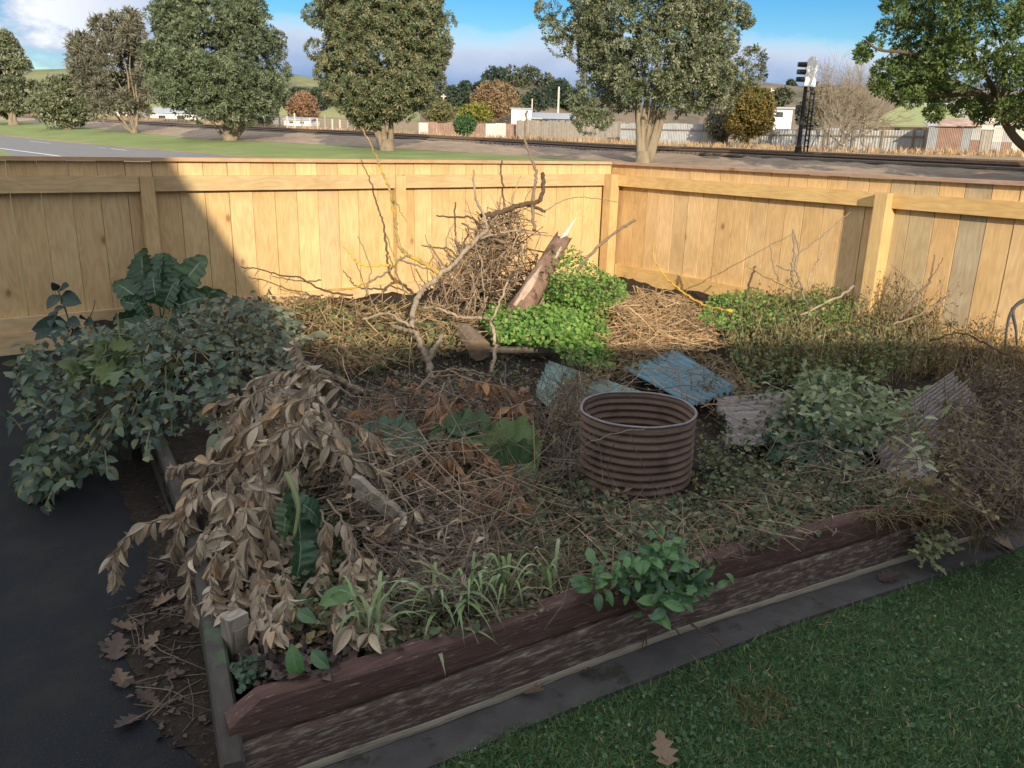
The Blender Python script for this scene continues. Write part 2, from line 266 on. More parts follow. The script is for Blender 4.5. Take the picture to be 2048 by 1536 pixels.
M['greenroof'] = mat('green_roof', [(.27, .31, .14)], rough=.6, var=.12, nscale=1.5)
M['greyroof'] = mat('grey_roof', [(.36, .39, .44)], rough=.5, var=.2, nscale=1.5)
M['redroof'] = mat('rusty_roof', [(.42, .25, .20)], rough=.7, var=.3, nscale=1.2, noise2=((.62, .52, .46), .9, .50, (1, 1, 1), 6))
M['iron'] = mat('grey_iron_sheets', [(.36, .38, .39), (.43, .44, .44), (.31, .33, .35), (.40, .42, .44)], rough=.6, var=.2, nscale=2)
M['iron_red'] = mat('red_iron_sheets', [(.27, .17, .145), (.31, .21, .17), (.25, .165, .135)], rough=.7, var=.3, nscale=2, noise2=((.48, .43, .40), 1.6, .58, (1, 1, .4), 6))
M['iron_white'] = mat('white_iron_sheets', [(.66, .63, .57), (.58, .55, .50)], rough=.7, var=.15, nscale=2, noise2=((.42, .26, .18), 1.3, .63, (1, 1, .5), 5))
M['paling_far'] = mat('grey_far_palings', [(.30, .27, .235), (.35, .32, .28), (.26, .235, .21)], rough=.9, var=.2, nscale=3)
M['darkslot'] = mat('dark_opening', [(.04, .038, .035)], rough=.9, var=.2)
M['glass'] = mat('window_glass', [(.05, .06, .075)], rough=.15, var=.1, spec=.6)
M['steel_black'] = mat('black_steel', [(.025, .026, .03)], rough=.5, var=.2)
M['signal_white'] = mat('white_backboard', [(.82, .80, .74)], rough=.5, var=.05)
M['steel_rail'] = mat('rail_steel', [(.14, .095, .07)], rough=.5, var=.3, metal=.4)
M['polewood'] = mat('pale_pole', [(.55, .50, .42)], rough=.9, var=.2)
M['house_wall'] = mat('house_weatherboard', [(.55, .52, .46)], rough=.7, var=.08)
M['house_roof'] = mat('house_roof_iron', [(.16, .17, .18)], rough=.5, var=.1)
M['houseglass'] = M['glass']

# ---------------------------------------------------------------- builders
class MB:
    """collects boxes, tubes and sheets and links them as ONE mesh object"""
    def __init__(s): s.v = []; s.f = []; s.r = []; s.rb = []; s.n = 0
    def add(s, V, Fc, r=0., rib=None):
        V = np.asarray(V, float); s.v.append(V); s.f += [tuple(int(i)+s.n for i in q) for q in Fc]
        s.r.append(np.full(len(V), r) if np.isscalar(r) else np.asarray(r)); s.rb.append(np.zeros(len(V)) if rib is None else np.asarray(rib)); s.n += len(V); return s
    def box(s, a, b, r=0.):
        x0, y0, z0 = a; x1, y1, z1 = b
        return s.add([(x0, y0, z0), (x1, y0, z0), (x1, y1, z0), (x0, y1, z0), (x0, y0, z1), (x1, y0, z1), (x1, y1, z1), (x0, y1, z1)],
                     [(0, 3, 2, 1), (4, 5, 6, 7), (0, 1, 5, 4), (1, 2, 6, 5), (2, 3, 7, 6), (3, 0, 4, 7)], r)
    def obox(s, o, ux, uy, uz, r=0.):                                # box from corner o and three edge vectors
        o, ux, uy, uz = (np.asarray(q, float) for q in (o, ux, uy, uz))
        V = [o, o+ux, o+ux+uy, o+uy, o+uz, o+ux+uz, o+ux+uy+uz, o+uy+uz]
        return s.add(V, [(0, 3, 2, 1), (4, 5, 6, 7), (0, 1, 5, 4), (1, 2, 6, 5), (2, 3, 7, 6), (3, 0, 4, 7)], r)
    def tube(s, pts, rad, sides=6, r=0., cap=True):
        pts = np.asarray(pts, float); n = len(pts)
        rad = np.full(n, rad) if np.isscalar(rad) else np.asarray(rad, float)
        t = np.gradient(pts, axis=0); t /= np.linalg.norm(t, axis=1)[:, None]+1e-9
        a = np.array([0, 0, 1.]) if abs(t[0][2]) < .9 else np.array([1., 0, 0])
        u = np.cross(t[0], a); u /= np.linalg.norm(u); V = []
        ang = np.arange(sides)*2*np.pi/sides
        for i in range(n):
            u = u-t[i]*(u@t[i]); u /= np.linalg.norm(u)+1e-9; v = np.cross(t[i], u)
            V.append(pts[i]+rad[i]*(np.cos(ang)[:, None]*u+np.sin(ang)[:, None]*v))
        Fc = []
        for i in range(n-1):
            for j in range(sides):
                k = (j+1) % sides; Fc.append((i*sides+j, i*sides+k, (i+1)*sides+k, (i+1)*sides+j))
        if cap: Fc += [tuple(range(sides))[::-1], tuple((n-1)*sides+j for j in range(sides))]
        return s.add(np.concatenate(V), Fc, r)
    def mesh(s, name, m, smooth=False):
        me = bpy.data.meshes.new(name); V = np.concatenate(s.v)
        me.from_pydata(V.tolist(), [], s.f)
        a = me.attributes.new('rnd', 'FLOAT', 'POINT'); a.data.foreach_set('value', np.concatenate(s.r).astype('f'))
        if any(q.any() for q in s.rb):
            a = me.attributes.new('rib', 'FLOAT', 'POINT'); a.data.foreach_set('value', np.concatenate(s.rb).astype('f'))
        if smooth: me.polygons.foreach_set('use_smooth', [True]*len(me.polygons))
        if m is not None: me.materials.append(m)
        return me
    def build(s, name, m, parent=None, smooth=False, local=True):
        if local:                                                     # keep coordinates near the parent
            V0 = np.array(parent.location) if parent is not None and parent.parent is None else (np.array(parent.location)+np.array(parent.parent.location) if parent is not None else 0)
            for q in s.v: q -= V0
        o = bpy.data.objects.new(name, s.mesh(name, m, smooth)); COL.objects.link(o)
        if parent is not None: o.parent = parent
        return o
def tag(o, label=None, cat=None, group=None, kind=None):
    if label: o['label'] = label
    if cat: o['category'] = cat
    if group: o['group'] = group
    if kind: o['kind'] = kind
    return o
def thing(name, label, cat, loc=(0, 0, 0), group=None):
    o = bpy.data.objects.new(name, None); COL.objects.link(o); o.location = tuple(float(q) for q in loc); o.empty_display_size = .1
    return tag(o, label, cat, group)
def place(name, me, parent, mtx):
    """a piece sharing mesh data, placed by a world matrix under its thing"""
    o = bpy.data.objects.new(name, me); COL.objects.link(o); o.parent = parent
    m = Matrix(mtx) if not isinstance(mtx, Matrix) else mtx
    l = np.array(parent.location) if parent.parent is None else np.array(parent.location)+np.array(parent.parent.location)
    m = m.copy(); m.translation -= Vector(l); o.matrix_local = m
    return o
def smooth_line(pts, n=6, jit=0.):
    """Catmull-Rom through the points, with a little wobble"""
    p = np.asarray(pts, float); p = np.vstack([2*p[0]-p[1], p, 2*p[-1]-p[-2]]); out = []
    for i in range(1, len(p)-2):
        for t in np.linspace(0, 1, n, endpoint=False):
            a, b, c, d = p[i-1], p[i], p[i+1], p[i+2]
            out.append(.5*(2*b+(c-a)*t+(2*a-5*b+4*c-d)*t*t+(3*b-a-3*c+d)*t**3))
    out.append(p[-2]); out = np.array(out)
    if jit: out[1:-1] += RNG.normal(0, jit, (len(out)-2, 3))
    return out
def unit(v): v = np.asarray(v, float); return v/(np.linalg.norm(v, axis=-1, keepdims=True)+1e-9)
def frame(d, n):
    """rotation columns: x = side, y = along d, z = normal near n   (vectorised)"""
    d = unit(d); n = np.asarray(n, float); s = unit(np.cross(d, n)); z = np.cross(s, d)
    return np.stack([s, d, z], axis=-1)
def leaf_mb(Ln, W, nl=5, fold=.25, curl=.3, wave=0., pet=.0, shape=.8, lobes=0, tip=1.0, veins=0, pw=.75):
    """a leaf along +Y with a folded midrib, drooping tip, optional wavy edge or lobes; 4 verts across"""
    V = []; rib = []; ts = np.linspace(0, 1, nl+1)
    for i, t in enumerate(ts):
        w = W*.5*(math.sin(math.pi*min(1, t**shape))**pw if 0 < t < 1 else .02)
        if t > .9 and t < 1: w *= tip
        if lobes and 0 < t < 1: w *= (1.0 if i % 2 else .45)
        y = Ln*(pet+t*(1-pet)); z = -curl*Ln*t*t
        wv = wave*W*math.sin(i*2.4+1)
        cols = (-1, -.62, -.3, -.075, -.03, .03, .075, .3, .62, 1) if veins else (-1, -.06, .06, 1)
        for u in cols:
            cr = wave*W*.8*math.sin(i*1.57+abs(u)*2.4+1.2*math.sin(i*.71)+(u > 0)*.9)*math.sin(abs(u)*math.pi)*(1 if u > 0 else .8)
            V.append((u*w*(1+(wave*1.6*math.sin(i*1.15+(u > 0)*1.3) if abs(u) == 1 else 0)), y-abs(u)*veins*.0, z+abs(u)*w*fold+cr+(wv*(1 if u > 0 else -.7) if abs(u) == 1 else 0)))
            rib.append((1. if i < nl*.8 else .6) if abs(u) < .06 else (.50 if veins and i % veins == 0 and abs(u) < .95 else 0.))
    Fc = []; nc = len(cols)
    for i in range(nl):
        for j in range(nc-1): a = i*nc+j; Fc.append((a, a+1, a+nc+1, a+nc))
    return np.array(V), Fc, np.array(rib)
def leaf_mesh(name, m, *a, **k):
    V, Fc, rib = leaf_mb(*a, **k); mb = MB(); mb.add(V, Fc, 0., rib); return mb.mesh(name, m, True)
def batch(name, tpl, pos, R, scale, rnd, m, parent=None, kind=None, label=None, cat=None, smooth=True):
    """many small leaves as one mesh: template verts tpl=(V,F), N positions, rotations, scales"""
    V, Fc = tpl[0], tpl[1]; N = len(pos); nv = len(V); Vt = np.einsum('nij,vj->nvi', R, V)*np.asarray(scale).reshape(-1, 1, 1)+pos[:, None, :]
    if parent is not None: Vt -= np.array(parent.location)
    me = bpy.data.meshes.new(name)
    tri = np.array([q for f in Fc for q in ([f] if len(f) == 3 else [(f[0], f[1], f[2]), (f[0], f[2], f[3])])])
    T = (tri[None]+(np.arange(N)*nv)[:, None, None]).reshape(-1, 3); nT = len(T)
    me.vertices.add(N*nv); me.vertices.foreach_set('co', Vt.reshape(-1).astype('f'))
    me.loops.add(nT*3); me.loops.foreach_set('vertex_index', T.reshape(-1).astype('i'))
    me.polygons.add(nT); me.polygons.foreach_set('loop_start', (np.arange(nT)*3).astype('i'))
    me.update(calc_edges=True)
    a = me.attributes.new('rnd', 'FLOAT', 'POINT'); a.data.foreach_set('value', np.repeat(np.asarray(rnd, 'f'), nv))
    if smooth: me.polygons.foreach_set('use_smooth', np.ones(nT, bool))
    me.materials.append(m); o = bpy.data.objects.new(name, me); COL.objects.link(o)
    if parent is not None: o.parent = parent
    return tag(o, label, cat, None, kind)
QUAD = (np.array([(0, 0, 0), (.5, .5, .12), (0, 1, -.05), (-.5, .5, .12)]), [(0, 1, 2), (0, 2, 3)])
SPRIG = (np.array([(0, 0, 0), (.3, .45, .1), (0, 1, -.12), (-.3, .45, .1)]), [(0, 1, 2), (0, 2, 3)])
BLADE = (np.array([(-.5, 0, 0), (.5, 0, 0), (.3, .55, .0), (-.3, .55, 0), (0, 1, -.25)]), [(0, 1, 2, 3), (3, 2, 4)])
def rand_dirs(n): return unit(RNG.normal(0, 1, (n, 3)))
# ================================================================ setting: ground and far terrain
def interp_row(pts):
    pts = sorted(pts); X = [p[0] for p in pts]; Y = [p[1] for p in pts]; Dp = [p[2] for p in pts]
    def f(px):
        if px < X[0]: py = Y[0]+(px-X[0])*(Y[1]-Y[0])/(X[1]-X[0]); d = Dp[0]*(1+.0004*(X[0]-px))
        elif px > X[-1]: py = Y[-1]+(px-X[-1])*(Y[-1]-Y[-2])/(X[-1]-X[-2]); d = Dp[-1]*(1-.00012*min(3000, px-X[-1]))
        else: py = np.interp(px, X, Y); d = np.interp(px, X, Dp)
        return D(px, py, d)
    return f
def flat_row(pts):                                                  # a row lying on the ground at z = 0
    X = [p[0] for p in pts]; Dp = [p[1] for p in pts]; Z = [p[2] for p in pts]
    def f(px):
        d = np.interp(px, X, Dp); p = D(px, 300, d); p[2] = np.interp(px, X, Z); return p
    return f
R_fence = flat_row([(-1200, 6.0, 0), (0, 5.3, 0), (600, 6.3, 0), (1225, 8.0, 0), (1600, 6.6, 0), (2048, 5.4, 0), (3200, 4.4, 0)])
R_roadn = flat_row([(-1200, 12, .0), (0, 12, .02), (430, 13, .03), (900, 13.5, .03), (1225, 13, .0), (2048, 10.2, -.02), (3400, 8.2, -.04)])
R_roadf = interp_row([(-300, 248, 92), (0, 272, 70), (200, 292, 50), (430, 311, 38), (700, 334, 30), (1225, 378, 22), (2048, 448, 16)])
R_toe = interp_row([(0, 240, 115), (147, 252, 88), (254, 263, 76), (400, 277, 60), (600, 287, 50), (867, 301, 42), (1240, 324, 34), (2048, 372, 24)])
R_rail1 = interp_row([(0, 233, 130), (147, 241, 102), (400, 256, 74), (700, 270, 57), (791, 274, 53), (1243, 301, 40), (1448, 309, 36), (2048, 338, 28)])
R_rail2 = interp_row([(0, 230, 136), (147, 238, 106), (400, 252.5, 77), (700, 266.5, 59.5), (1243, 296.5, 42.3), (1448, 304.5, 38.3), (2048, 332, 30)])
R_track = interp_row([(0, 228, 140), (147, 236, 110), (400, 250.5, 79), (700, 264.5, 61), (1243, 293.5, 44), (1448, 301.5, 40), (2048, 327, 32)])
R_back = interp_row([(-300, 206, 150), (0, 222, 135), (150, 229, 122), (400, 244, 98), (620, 258, 88), (910, 272, 78), (1330, 288, 64), (1750, 302, 55), (1950, 304, 51), (2048, 305, 49)])
R_far = interp_row([(-300, 195, 420), (0, 205, 400), (700, 236, 400), (1300, 262, 400), (2048, 285, 400)])
def on_rows(px, py, A, B):
    a, b = A(px), B(px); lo, hi = 0., 1.
    for _ in range(30):
        m = (lo+hi)/2
        if proj(a+(b-a)*m)[1] > py: lo = m
        else: hi = m
    return a+(b-a)*lo
def loft(name, rows, m, x0=-1400, x1=3400, n=70, sub=1, dz=0., bump=0., kind='structure'):
    xs = np.linspace(x0, x1, n); V = []; R = []
    for k in range(len(rows)-1):
        for j in range(sub): R.append((k, j/sub))
    R.append((len(rows)-2, 1.))
    for k, t in R:
        for x in xs:
            a, b = rows[k](x), rows[k+1](x); p = a+(b-a)*t+np.array([0, 0, dz])
            if bump and 0 < k+t < len(rows)-1: p[2] += RNG.normal(0, bump)
            V.append(p)
    Fc = [(i*n+j, i*n+j+1, (i+1)*n+j+1, (i+1)*n+j) for i in range(len(R)-1) for j in range(n-1)]
    o = MB().add(V, Fc).build(name, m, smooth=True); return tag(o, kind=kind)
# one sheet out to the horizon, well below the eye
g = MB().add([(-3000, -3000, -.4), (3000, -3000, -.4), (3000, 3000, -.4), (-3000, 3000, -.4)], [(0, 1, 2, 3)]).build('ground', M['paddock']); tag(g, kind='structure')
loft('grass_verge', [R_fence, R_roadf, R_toe], M['far_grass'], sub=4)
loft('road', [R_roadn, R_roadf], M['road'], x1=3300, sub=3, dz=.03, n=90)
loft('railway_embankment', [R_toe, R_rail1, R_track], M['ballast'], sub=4, dz=.004, bump=.03, n=160)
loft('paddock', [R_track, R_back, R_far], M['paddock'], sub=3, dz=.002, n=100)
def verge_grit():                                                    # the strip of dry gravel along the road edge
    b = MB(); xs = np.linspace(-600, 2600, 120); V = []
    for x in xs:
        a, t = R_roadf(x), R_toe(x); V += [a+(t-a)*-.005+np.array([0, 0, .036]), a+(t-a)*(.045+.02*math.sin(x*.05))+np.array([0, 0, .03])]
    b.add(V, [(2*i, 2*i+2, 2*i+3, 2*i+1) for i in range(len(xs)-1)]); tag(b.build('gravel_edge', M['paddock'], smooth=True), kind='structure')
verge_grit()
b = MB()
def paint(pts, wd):
    q = [on_rows(x, y, R_roadn, R_roadf)+np.array([0, 0, .036]) for x, y in pts]
    for a, c in zip(q[:-1], q[1:]):
        s = unit(np.cross(c-a, (0, 0, 1)))*wd; b.add([a-s, c-s, c+s, a+s], [(0, 1, 2, 3)])
paint([(-140, 285), (-60, 292), (0, 298.5), (90, 310.5), (130, 316)], .09)
for p in ([(59, 283.5), (101, 287.6)], [(195, 296.5), (212, 298)], [(222, 298.5), (252, 302)], [(-40, 274), (-8, 277)]): paint(p, .07)
tag(b.build('road_marking', M['roadpaint']), kind='structure')
# ---- railway
t = thing('railway_track', 'rusty pair of railway rails running along the gravel embankment', 'railway track', R_rail1(1000))
for row in (R_rail1, R_rail2):
    pts = np.array([row(x)+np.array([0, 0, .12]) for x in np.linspace(-900, 3000, 90)])
    MB().tube(pts, .075, 5).build('rail', M['steel_rail'], t)
sl = MB()
for x in np.concatenate([np.arange(300, 900, 5.), np.arange(900, 2800, 9.)]):
    a, c = R_rail1(x), R_rail2(x); e = (c-a)*.3; u = unit(R_rail1(x+4)-a)*.11
    sl.obox(a-e-u+np.array([0, 0, -.03]), c-a+2*e, 2*u, (0, 0, .09))
tag(sl.build('sleepers', M['oldwood'], t), kind='stuff')
# ---- hills
def hill(name, crest, depth, m, thick=160, seed=0):
    xs = np.linspace(crest[0][0], crest[-1][0], 90); X = [c[0] for c in crest]; Y = [c[1] for c in crest]; V = []; K = 6
    ns = np.cumsum(RNG.normal(0, .5, 90)); ns -= np.linspace(ns[0], ns[-1], 90)
    for k in range(K+1):
        for i, x in enumerate(xs):
            top = D(x, np.interp(x, X, Y)+ns[i]*.5, depth); base = D(x, np.interp(x, X, Y), depth-thick); base[2] = -2
            tt = k/K; p = base+(top-base)*tt; p[2] = base[2]+(top[2]-base[2])*math.sin(tt*math.pi/2)**.9; V.append(p)
    for i, x in enumerate(xs):
        p = D(x, np.interp(x, X, Y), depth+thick); p[2] = -5; V.append(p)
    n = 90; Fc = [(i*n+j, i*n+j+1, (i+1)*n+j+1, (i+1)*n+j) for i in range(K+1) for j in range(n-1)]
    tag(MB().add(V, Fc).build(name, m, smooth=True), kind='structure')
hill('hill', [(-1500, 190), (-500, 170), (-100, 150), (60, 141), (140, 139), (300, 146), (500, 150), (590, 149), (640, 160), (760, 205), (900, 232)], 620, M['hill'])
hill('hill', [(1300, 230), (1420, 185), (1530, 168), (1590, 176), (1700, 172), (1850, 176), (2048, 182), (2600, 190), (3600, 220)], 520, M['hill_brown'])
hill('hill', [(840, 215), (900, 208), (960, 190), (985, 168), (1020, 150), (1060, 152), (1100, 172), (1150, 190), (1250, 205), (1400, 225)], 330, M['hill_brown'], thick=60)

# ================================================================ trees
def crown(name, m, parent, lobes, clump, nper, leaf, k=9, lw=.42, fill=.25, tpl=QUAD, up=.3):
    """foliage: lobes=(centre, radii) each covered with rosettes of small leaves, thinner inside, with gaps between lobes"""
    pos = []; nor = []
    for c, r in lobes:
        d = rand_dirs(nper); d[:, 2] += .12; d = unit(d)
        rr = np.where(RNG.random(nper) < fill, RNG.uniform(.35, .85, nper), RNG.uniform(.84, 1.06, nper))
        pos.append(np.asarray(c)+d*np.asarray(r)*rr[:, None]); nor.append(unit(d/np.asarray(r)))
    pos = np.concatenate(pos); nor = np.concatenate(nor); N = len(pos)
    p = np.repeat(pos, k, 0); nn = np.repeat(nor, k, 0); rv = rand_dirs(N*k)
    tang = unit(rv-nn*(rv*nn).sum(1)[:, None]); nn2 = unit(nn+np.array([0, 0, up]))
    d = unit(tang*RNG.uniform(.5, 1.1, (N*k, 1))+nn2*RNG.uniform(.25, 1.1, (N*k, 1)))
    p = p+tang*clump*RNG.uniform(0, .55, (N*k, 1))+nn*clump*RNG.uniform(-.2, .25, (N*k, 1))
    R = frame(d, nn2+rand_dirs(N*k)*.5)
    R[:, :, 0] *= lw
    base = np.repeat(RNG.random(N), k); rnd = np.clip(base*.75+RNG.random(N*k)*.25, 0, .999)
    return batch(name, tpl, p, R, leaf*RNG.uniform(.7, 1.25, N*k), rnd, m, parent)
def lobes_in(profile, depth, n, lr, dfac=1.0, jit=.15, squash=.85):
    """lobe centres filling a crown whose silhouette is given as (py, pxleft, pxright) rows at a distance"""
    prof = sorted(profile); Y = [p[0] for p in prof]; out = []
    hh = np.array([max(5, p[2]-p[1]) for p in prof], float)
    for i in range(n):
        py = RNG.choice(np.linspace(Y[0], Y[-1], 60), p=(lambda q: q/q.sum())(np.interp(np.linspace(Y[0], Y[-1], 60), Y, hh)))
        l, r = np.interp(py, Y, [p[1] for p in prof]), np.interp(py, Y, [p[2] for p in prof])
        cx, hw = (l+r)/2, (r-l)/2; s = depth/F; a = RNG.uniform(0, 2*math.pi)
        q = math.sqrt(RNG.uniform(.35, 1.0)); lrad = lr*RNG.uniform(.7, 1.25)
        hwm = max(.05, hw*s-lrad*.85)
        c = D(cx+q*math.cos(a)*hwm/s, py, depth)+np.array([FW[0], FW[1], 0])*q*math.sin(a)*hwm*dfac
        out.append((c, (lrad, lrad, lrad*squash)))
    return out
def limbs(base, tops, r0, m, parent, wob=.12, sides=7, name='trunk', flare=1.5, fork=.16, foot=2.3):
    b = MB(); base = np.asarray(base, float)
    for tp in tops:
        tp = np.asarray(tp, float); v = tp-base; h = np.linalg.norm(v)
        st = base+np.array([RNG.normal(0, r0*.6), RNG.normal(0, r0*.6), -.2])
        mid1 = st+np.array([v[0]*fork, v[1]*fork, v[2]*.4])+RNG.normal(0, wob*.5, 3); mid2 = st+np.array([v[0]*.5, v[1]*.5, v[2]*.72])+RNG.normal(0, wob, 3)
        L_ = smooth_line([st, mid1, mid2, tp], 5); t = np.linspace(0, 1, len(L_))
        b.tube(L_, r0*(1-.75*t)*(1+(flare-1)*np.exp(-t*9))*RNG.uniform(.75, 1.1), sides)
    b.tube([base-np.array([0, 0, .4]), base+np.array([0, 0, .15]), base+np.array([0, 0, .55])], [r0*foot, r0*foot*.87, r0*foot*.57], 10)
    return b.build(name, m, parent, smooth=True)
def pohu(label, base, profile, depth, n, lr, m, leaf, nper=46, clump=.26, k=9, r0=.28, ntr=7, tw=.5, dfac=.9, extra=(), fill=.2, fork=.16, foot=2.3):
    t = thing('pohutukawa_tree', label, 'tree', base)
    prof = sorted(profile); lo = prof[-1]; tops = []
    for i in range(ntr):
        u = (i+.5)/ntr*2-1; py = lo[0]-(lo[0]-prof[0][0])*RNG.uniform(.12, .3)
        tops.append(D((lo[1]+lo[2])/2+u*(lo[2]-lo[1])*tw, py, depth)+np.array([FW[0], FW[1], 0])*RNG.normal(0, .5))
    limbs(base, tops, r0, M['trunk'], t, fork=fork, foot=foot)
    lb = lobes_in(profile, depth, n, lr, dfac)+[(D(x, y, d), (r, r, r*.8)) for x, y, d, r in extra]
    crown('crown', m, t, lb, clump, nper, leaf, k=k, fill=fill); return t
T4b = on_rows(460, 281, R_roadf, R_toe)
pohu('broad dome-shaped dark green tree beside the road, left of centre', T4b, [(-110, 390, 470), (-50, 340, 515), (20, 305, 545), (80, 292, 568), (150, 286, 584), (195, 300, 584), (216, 330, 578), (230, 385, 545)], 55, 215, .85, M['pohu_g'], .19, nper=28, clump=.42, k=28, r0=.17, ntr=10, tw=.40, fork=.52, foot=2.2)
T5b = on_rows(775, 301, R_roadf, R_toe)
pohu('tall egg-shaped tree with bronze tints and one thick pale trunk', T5b, [(-150, 690, 830), (-60, 640, 880), (40, 606, 914), (110, 612, 910), (165, 628, 900), (200, 645, 880), (220, 668, 850), (236, 700, 790)], 42, 270, .70, M['pohu_b'], .15, nper=28, clump=.34, k=28, r0=.20, ntr=7, tw=.36, fork=.42, foot=2.4)
T6b = D(1285, 330, 33)
pohu('large open tree with forked bare limbs rising behind the fence corner', T6b, [(-190, 1180, 1440), (-90, 1130, 1480), (10, 1105, 1490), (80, 1120, 1495), (140, 1140, 1500), (180, 1150, 1500), (203, 1180, 1450), (214, 1220, 1400)], 33, 270, .58, M['pohu'], .12, nper=28, clump=.26, k=26, r0=.15, ntr=8, tw=.42, fill=.12, fork=.34, foot=2.6,
     extra=[(1095, 20, 33, .5), (1100, 60, 33, .45), (1120, 90, 33, .5), (1505, 115, 33, .5), (1512, 150, 33, .4), (1180, 245, 32, .5), (1165, 235, 32, .4), (1205, 238, 32.3, .4), (1480, 25, 33, .4), (1490, 40, 33, .3), (1160, 200, 32, .6), (1440, 205, 33, .5)])
T3b = on_rows(270, 266, R_roadf, R_toe)
t = thing('feathery_tree', 'grey-green feathery tree with many thin stems beside the road', 'tree', T3b)
dT3 = proj(T3b)[2]
limbs(T3b, [D(x, y, dT3) for x, y in ((205, 180), (225, 140), (245, 110), (262, 90), (285, 120), (300, 160), (190, 210))], .13, M['trunk'], t, flare=1.2, fork=.36, foot=2.0)
crown('crown', M['feather'], t, lobes_in([(32, 225, 280), (55, 165, 292), (100, 136, 300), (150, 140, 310), (190, 160, 310), (225, 185, 300)], dT3, 78, .62), .5, 26, .6, k=8, lw=.15, fill=.5, tpl=SPRIG)
T2b = on_rows(135, 258, R_roadf, R_toe)
pohu('low rounded olive tree on the verge, much shorter than its neighbours', T2b, [(165, 100, 140), (180, 75, 165), (205, 58, 190), (228, 70, 185), (240, 95, 165)], proj(T2b)[2], 50, .8, M['pohu'], .34, nper=40, clump=.4, r0=.2, ntr=6, tw=.4)
T1b = on_rows(28, 250, R_roadf, R_toe)
pohu('narrow pointed tree at the far end of the row by the road', T1b, [(72, -15, 20), (95, -30, 35), (130, -45, 55), (170, -60, 70), (205, -60, 65), (225, -40, 55)], proj(T1b)[2], 70, .85, M['pohu'], .38, nper=40, clump=.42, r0=.3, ntr=6, tw=.4)
T7b = D(2130, 360, 25)
t = thing('pohutukawa_tree', 'near tree with a curving dark limb leaning in over the iron sheds', 'tree', T7b)
b = MB()
b.tube(smooth_line([T7b-np.array([0, 0, .3]), D(2085, 320, 25), D(2040, 286, 25), D(2012, 250, 25), D(1995, 215, 25), D(1950, 180, 25), D(1880, 150, 25)], 5), np.linspace(.17, .05, 31), 8)
for pts in ([(1998, 222), (2030, 200), (2080, 150), (2120, 60)], [(1995, 215), (2010, 160), (2000, 80), (1960, 0)], [(1960, 186), (1900, 190), (1830, 185), (1770, 160)], [(1900, 158), (1830, 110), (1760, 100), (1730, 80)], [(2000, 200), (1950, 120), (1880, 50), (1840, -30)]):
    b.tube(smooth_line([D(x, y, 25+RNG.normal(0, .3)) for x, y in pts], 5), np.linspace(.09, .02, 16), 6)
b.build('trunk', M['bark_dark'], t, smooth=True)
lb = lobes_in([(-160, 1830, 2300), (-80, 1790, 2330), (-20, 1770, 2340), (40, 1790, 2340), (90, 1745, 2330), (130, 1760, 2300), (170, 1780, 2250), (200, 1850, 2200), (225, 1870, 2100)], 25, 230, .48, .8)
lb += [(D(x, y, 25+RNG.normal(0, .4)), (r, r, r*.8)) for x, y, r in ((1740, 95, .3), (1725, 110, .22), (1775, 60, .35), (1790, 20, .35), (1770, 140, .35), (1755, 165, .25), (1800, 190, .3), (1825, 195, .3), (1765, 180, .25), (1840, 150, .4), (1900, 190, .4), (1870, 225, .25), (1930, 215, .3), (1960, 230, .25), (1785, 5, .3), (1815, 100, .4))]
crown('crown', M['pohu_r'], t, lb, .20, 26, .125, k=16, fill=.15)
t = thing('pohutukawa_tree', 'bushy tree standing to the right of the near leaning tree, past the picture edge', 'tree', D(2500, 420, 19))
limbs(D(2500, 420, 19), [D(2450+60*i, 150, 19) for i in range(4)], .16, M['trunk'], t)
crown('crown', M['pohu_r'], t, lobes_in([(-200, 2420, 2640), (0, 2330, 2740), (150, 2340, 2730), (250, 2420, 2640)], 19, 60, .5), .22, 36, .2, k=8)

def bush(name, label, cat, px, py, depth, w, h, m, n=14, lr=None, leaf=.2, nper=40, trunk=True, base=None, group=None, k=7):
    """a bush or far tree whose base is at a pixel, w x h pixels in the photograph"""
    s = depth/F; bp = D(px, py, depth); t = thing(name, label, cat, bp, group); lr = lr or w*s*.2
    if trunk: limbs(bp, [bp+np.array([RNG.normal(0, w*s*.2), RNG.normal(0, w*s*.15), h*s*RNG.uniform(.5, .8)]) for _ in range(4)], max(.04, w*s*.02), M['trunk'], t)
    lb = []
    for i in range(n):
        d = rand_dirs(1)[0]; q = RNG.uniform(.4, 1)**.5
        lb.append((bp+np.array([0, 0, h*s*.55])+d*np.array([w*s*.5-lr*.8, w*s*.4-lr*.6, h*s*.45-lr*.6])*q, (lr, lr, lr*.85)))
    crown('crown', m, t, lb, lr*.5, nper, leaf, k=k, fill=.2); return t
bush('dark_shrub', 'rounded dark green shrub in front of the rusty far fence', 'shrub', 930, 275, 72, 42, 42, M['darkbush'], leaf=.28)
bush('yellow_bush', 'yellow-green bush behind the rusty far fence', 'bush', 947, 252, 82, 70, 42, M['yellowgreen'], leaf=.3)
bush('olive_bush', 'olive bush leaning against the right side of the egg-shaped tree', 'bush', 885, 250, 86, 75, 46, M['oliveb'], leaf=.3)
bush('autumn_tree', 'round tan-brown autumn tree left of the white flat-roofed building', 'tree', 990, 248, 105, 96, 82, M['autumn'], n=26, leaf=.4)
bush('autumn_tree', 'reddish bare-looking tree between the two big roadside trees', 'tree', 608, 246, 115, 74, 60, M['autumn_r'], n=20, leaf=.4)
bush('orange_bush', 'dense green bush with orange new growth beside the grey iron fence', 'bush', 1492, 294, 57, 108, 118, M['orangebush'], n=34, lr=.75, leaf=.24, nper=60)
bush('trailing_bush', 'pale trailing bush against the dark iron fence, left of the orange bush', 'bush', 1435, 285, 60, 70, 62, M['feather'], n=12, leaf=.25)
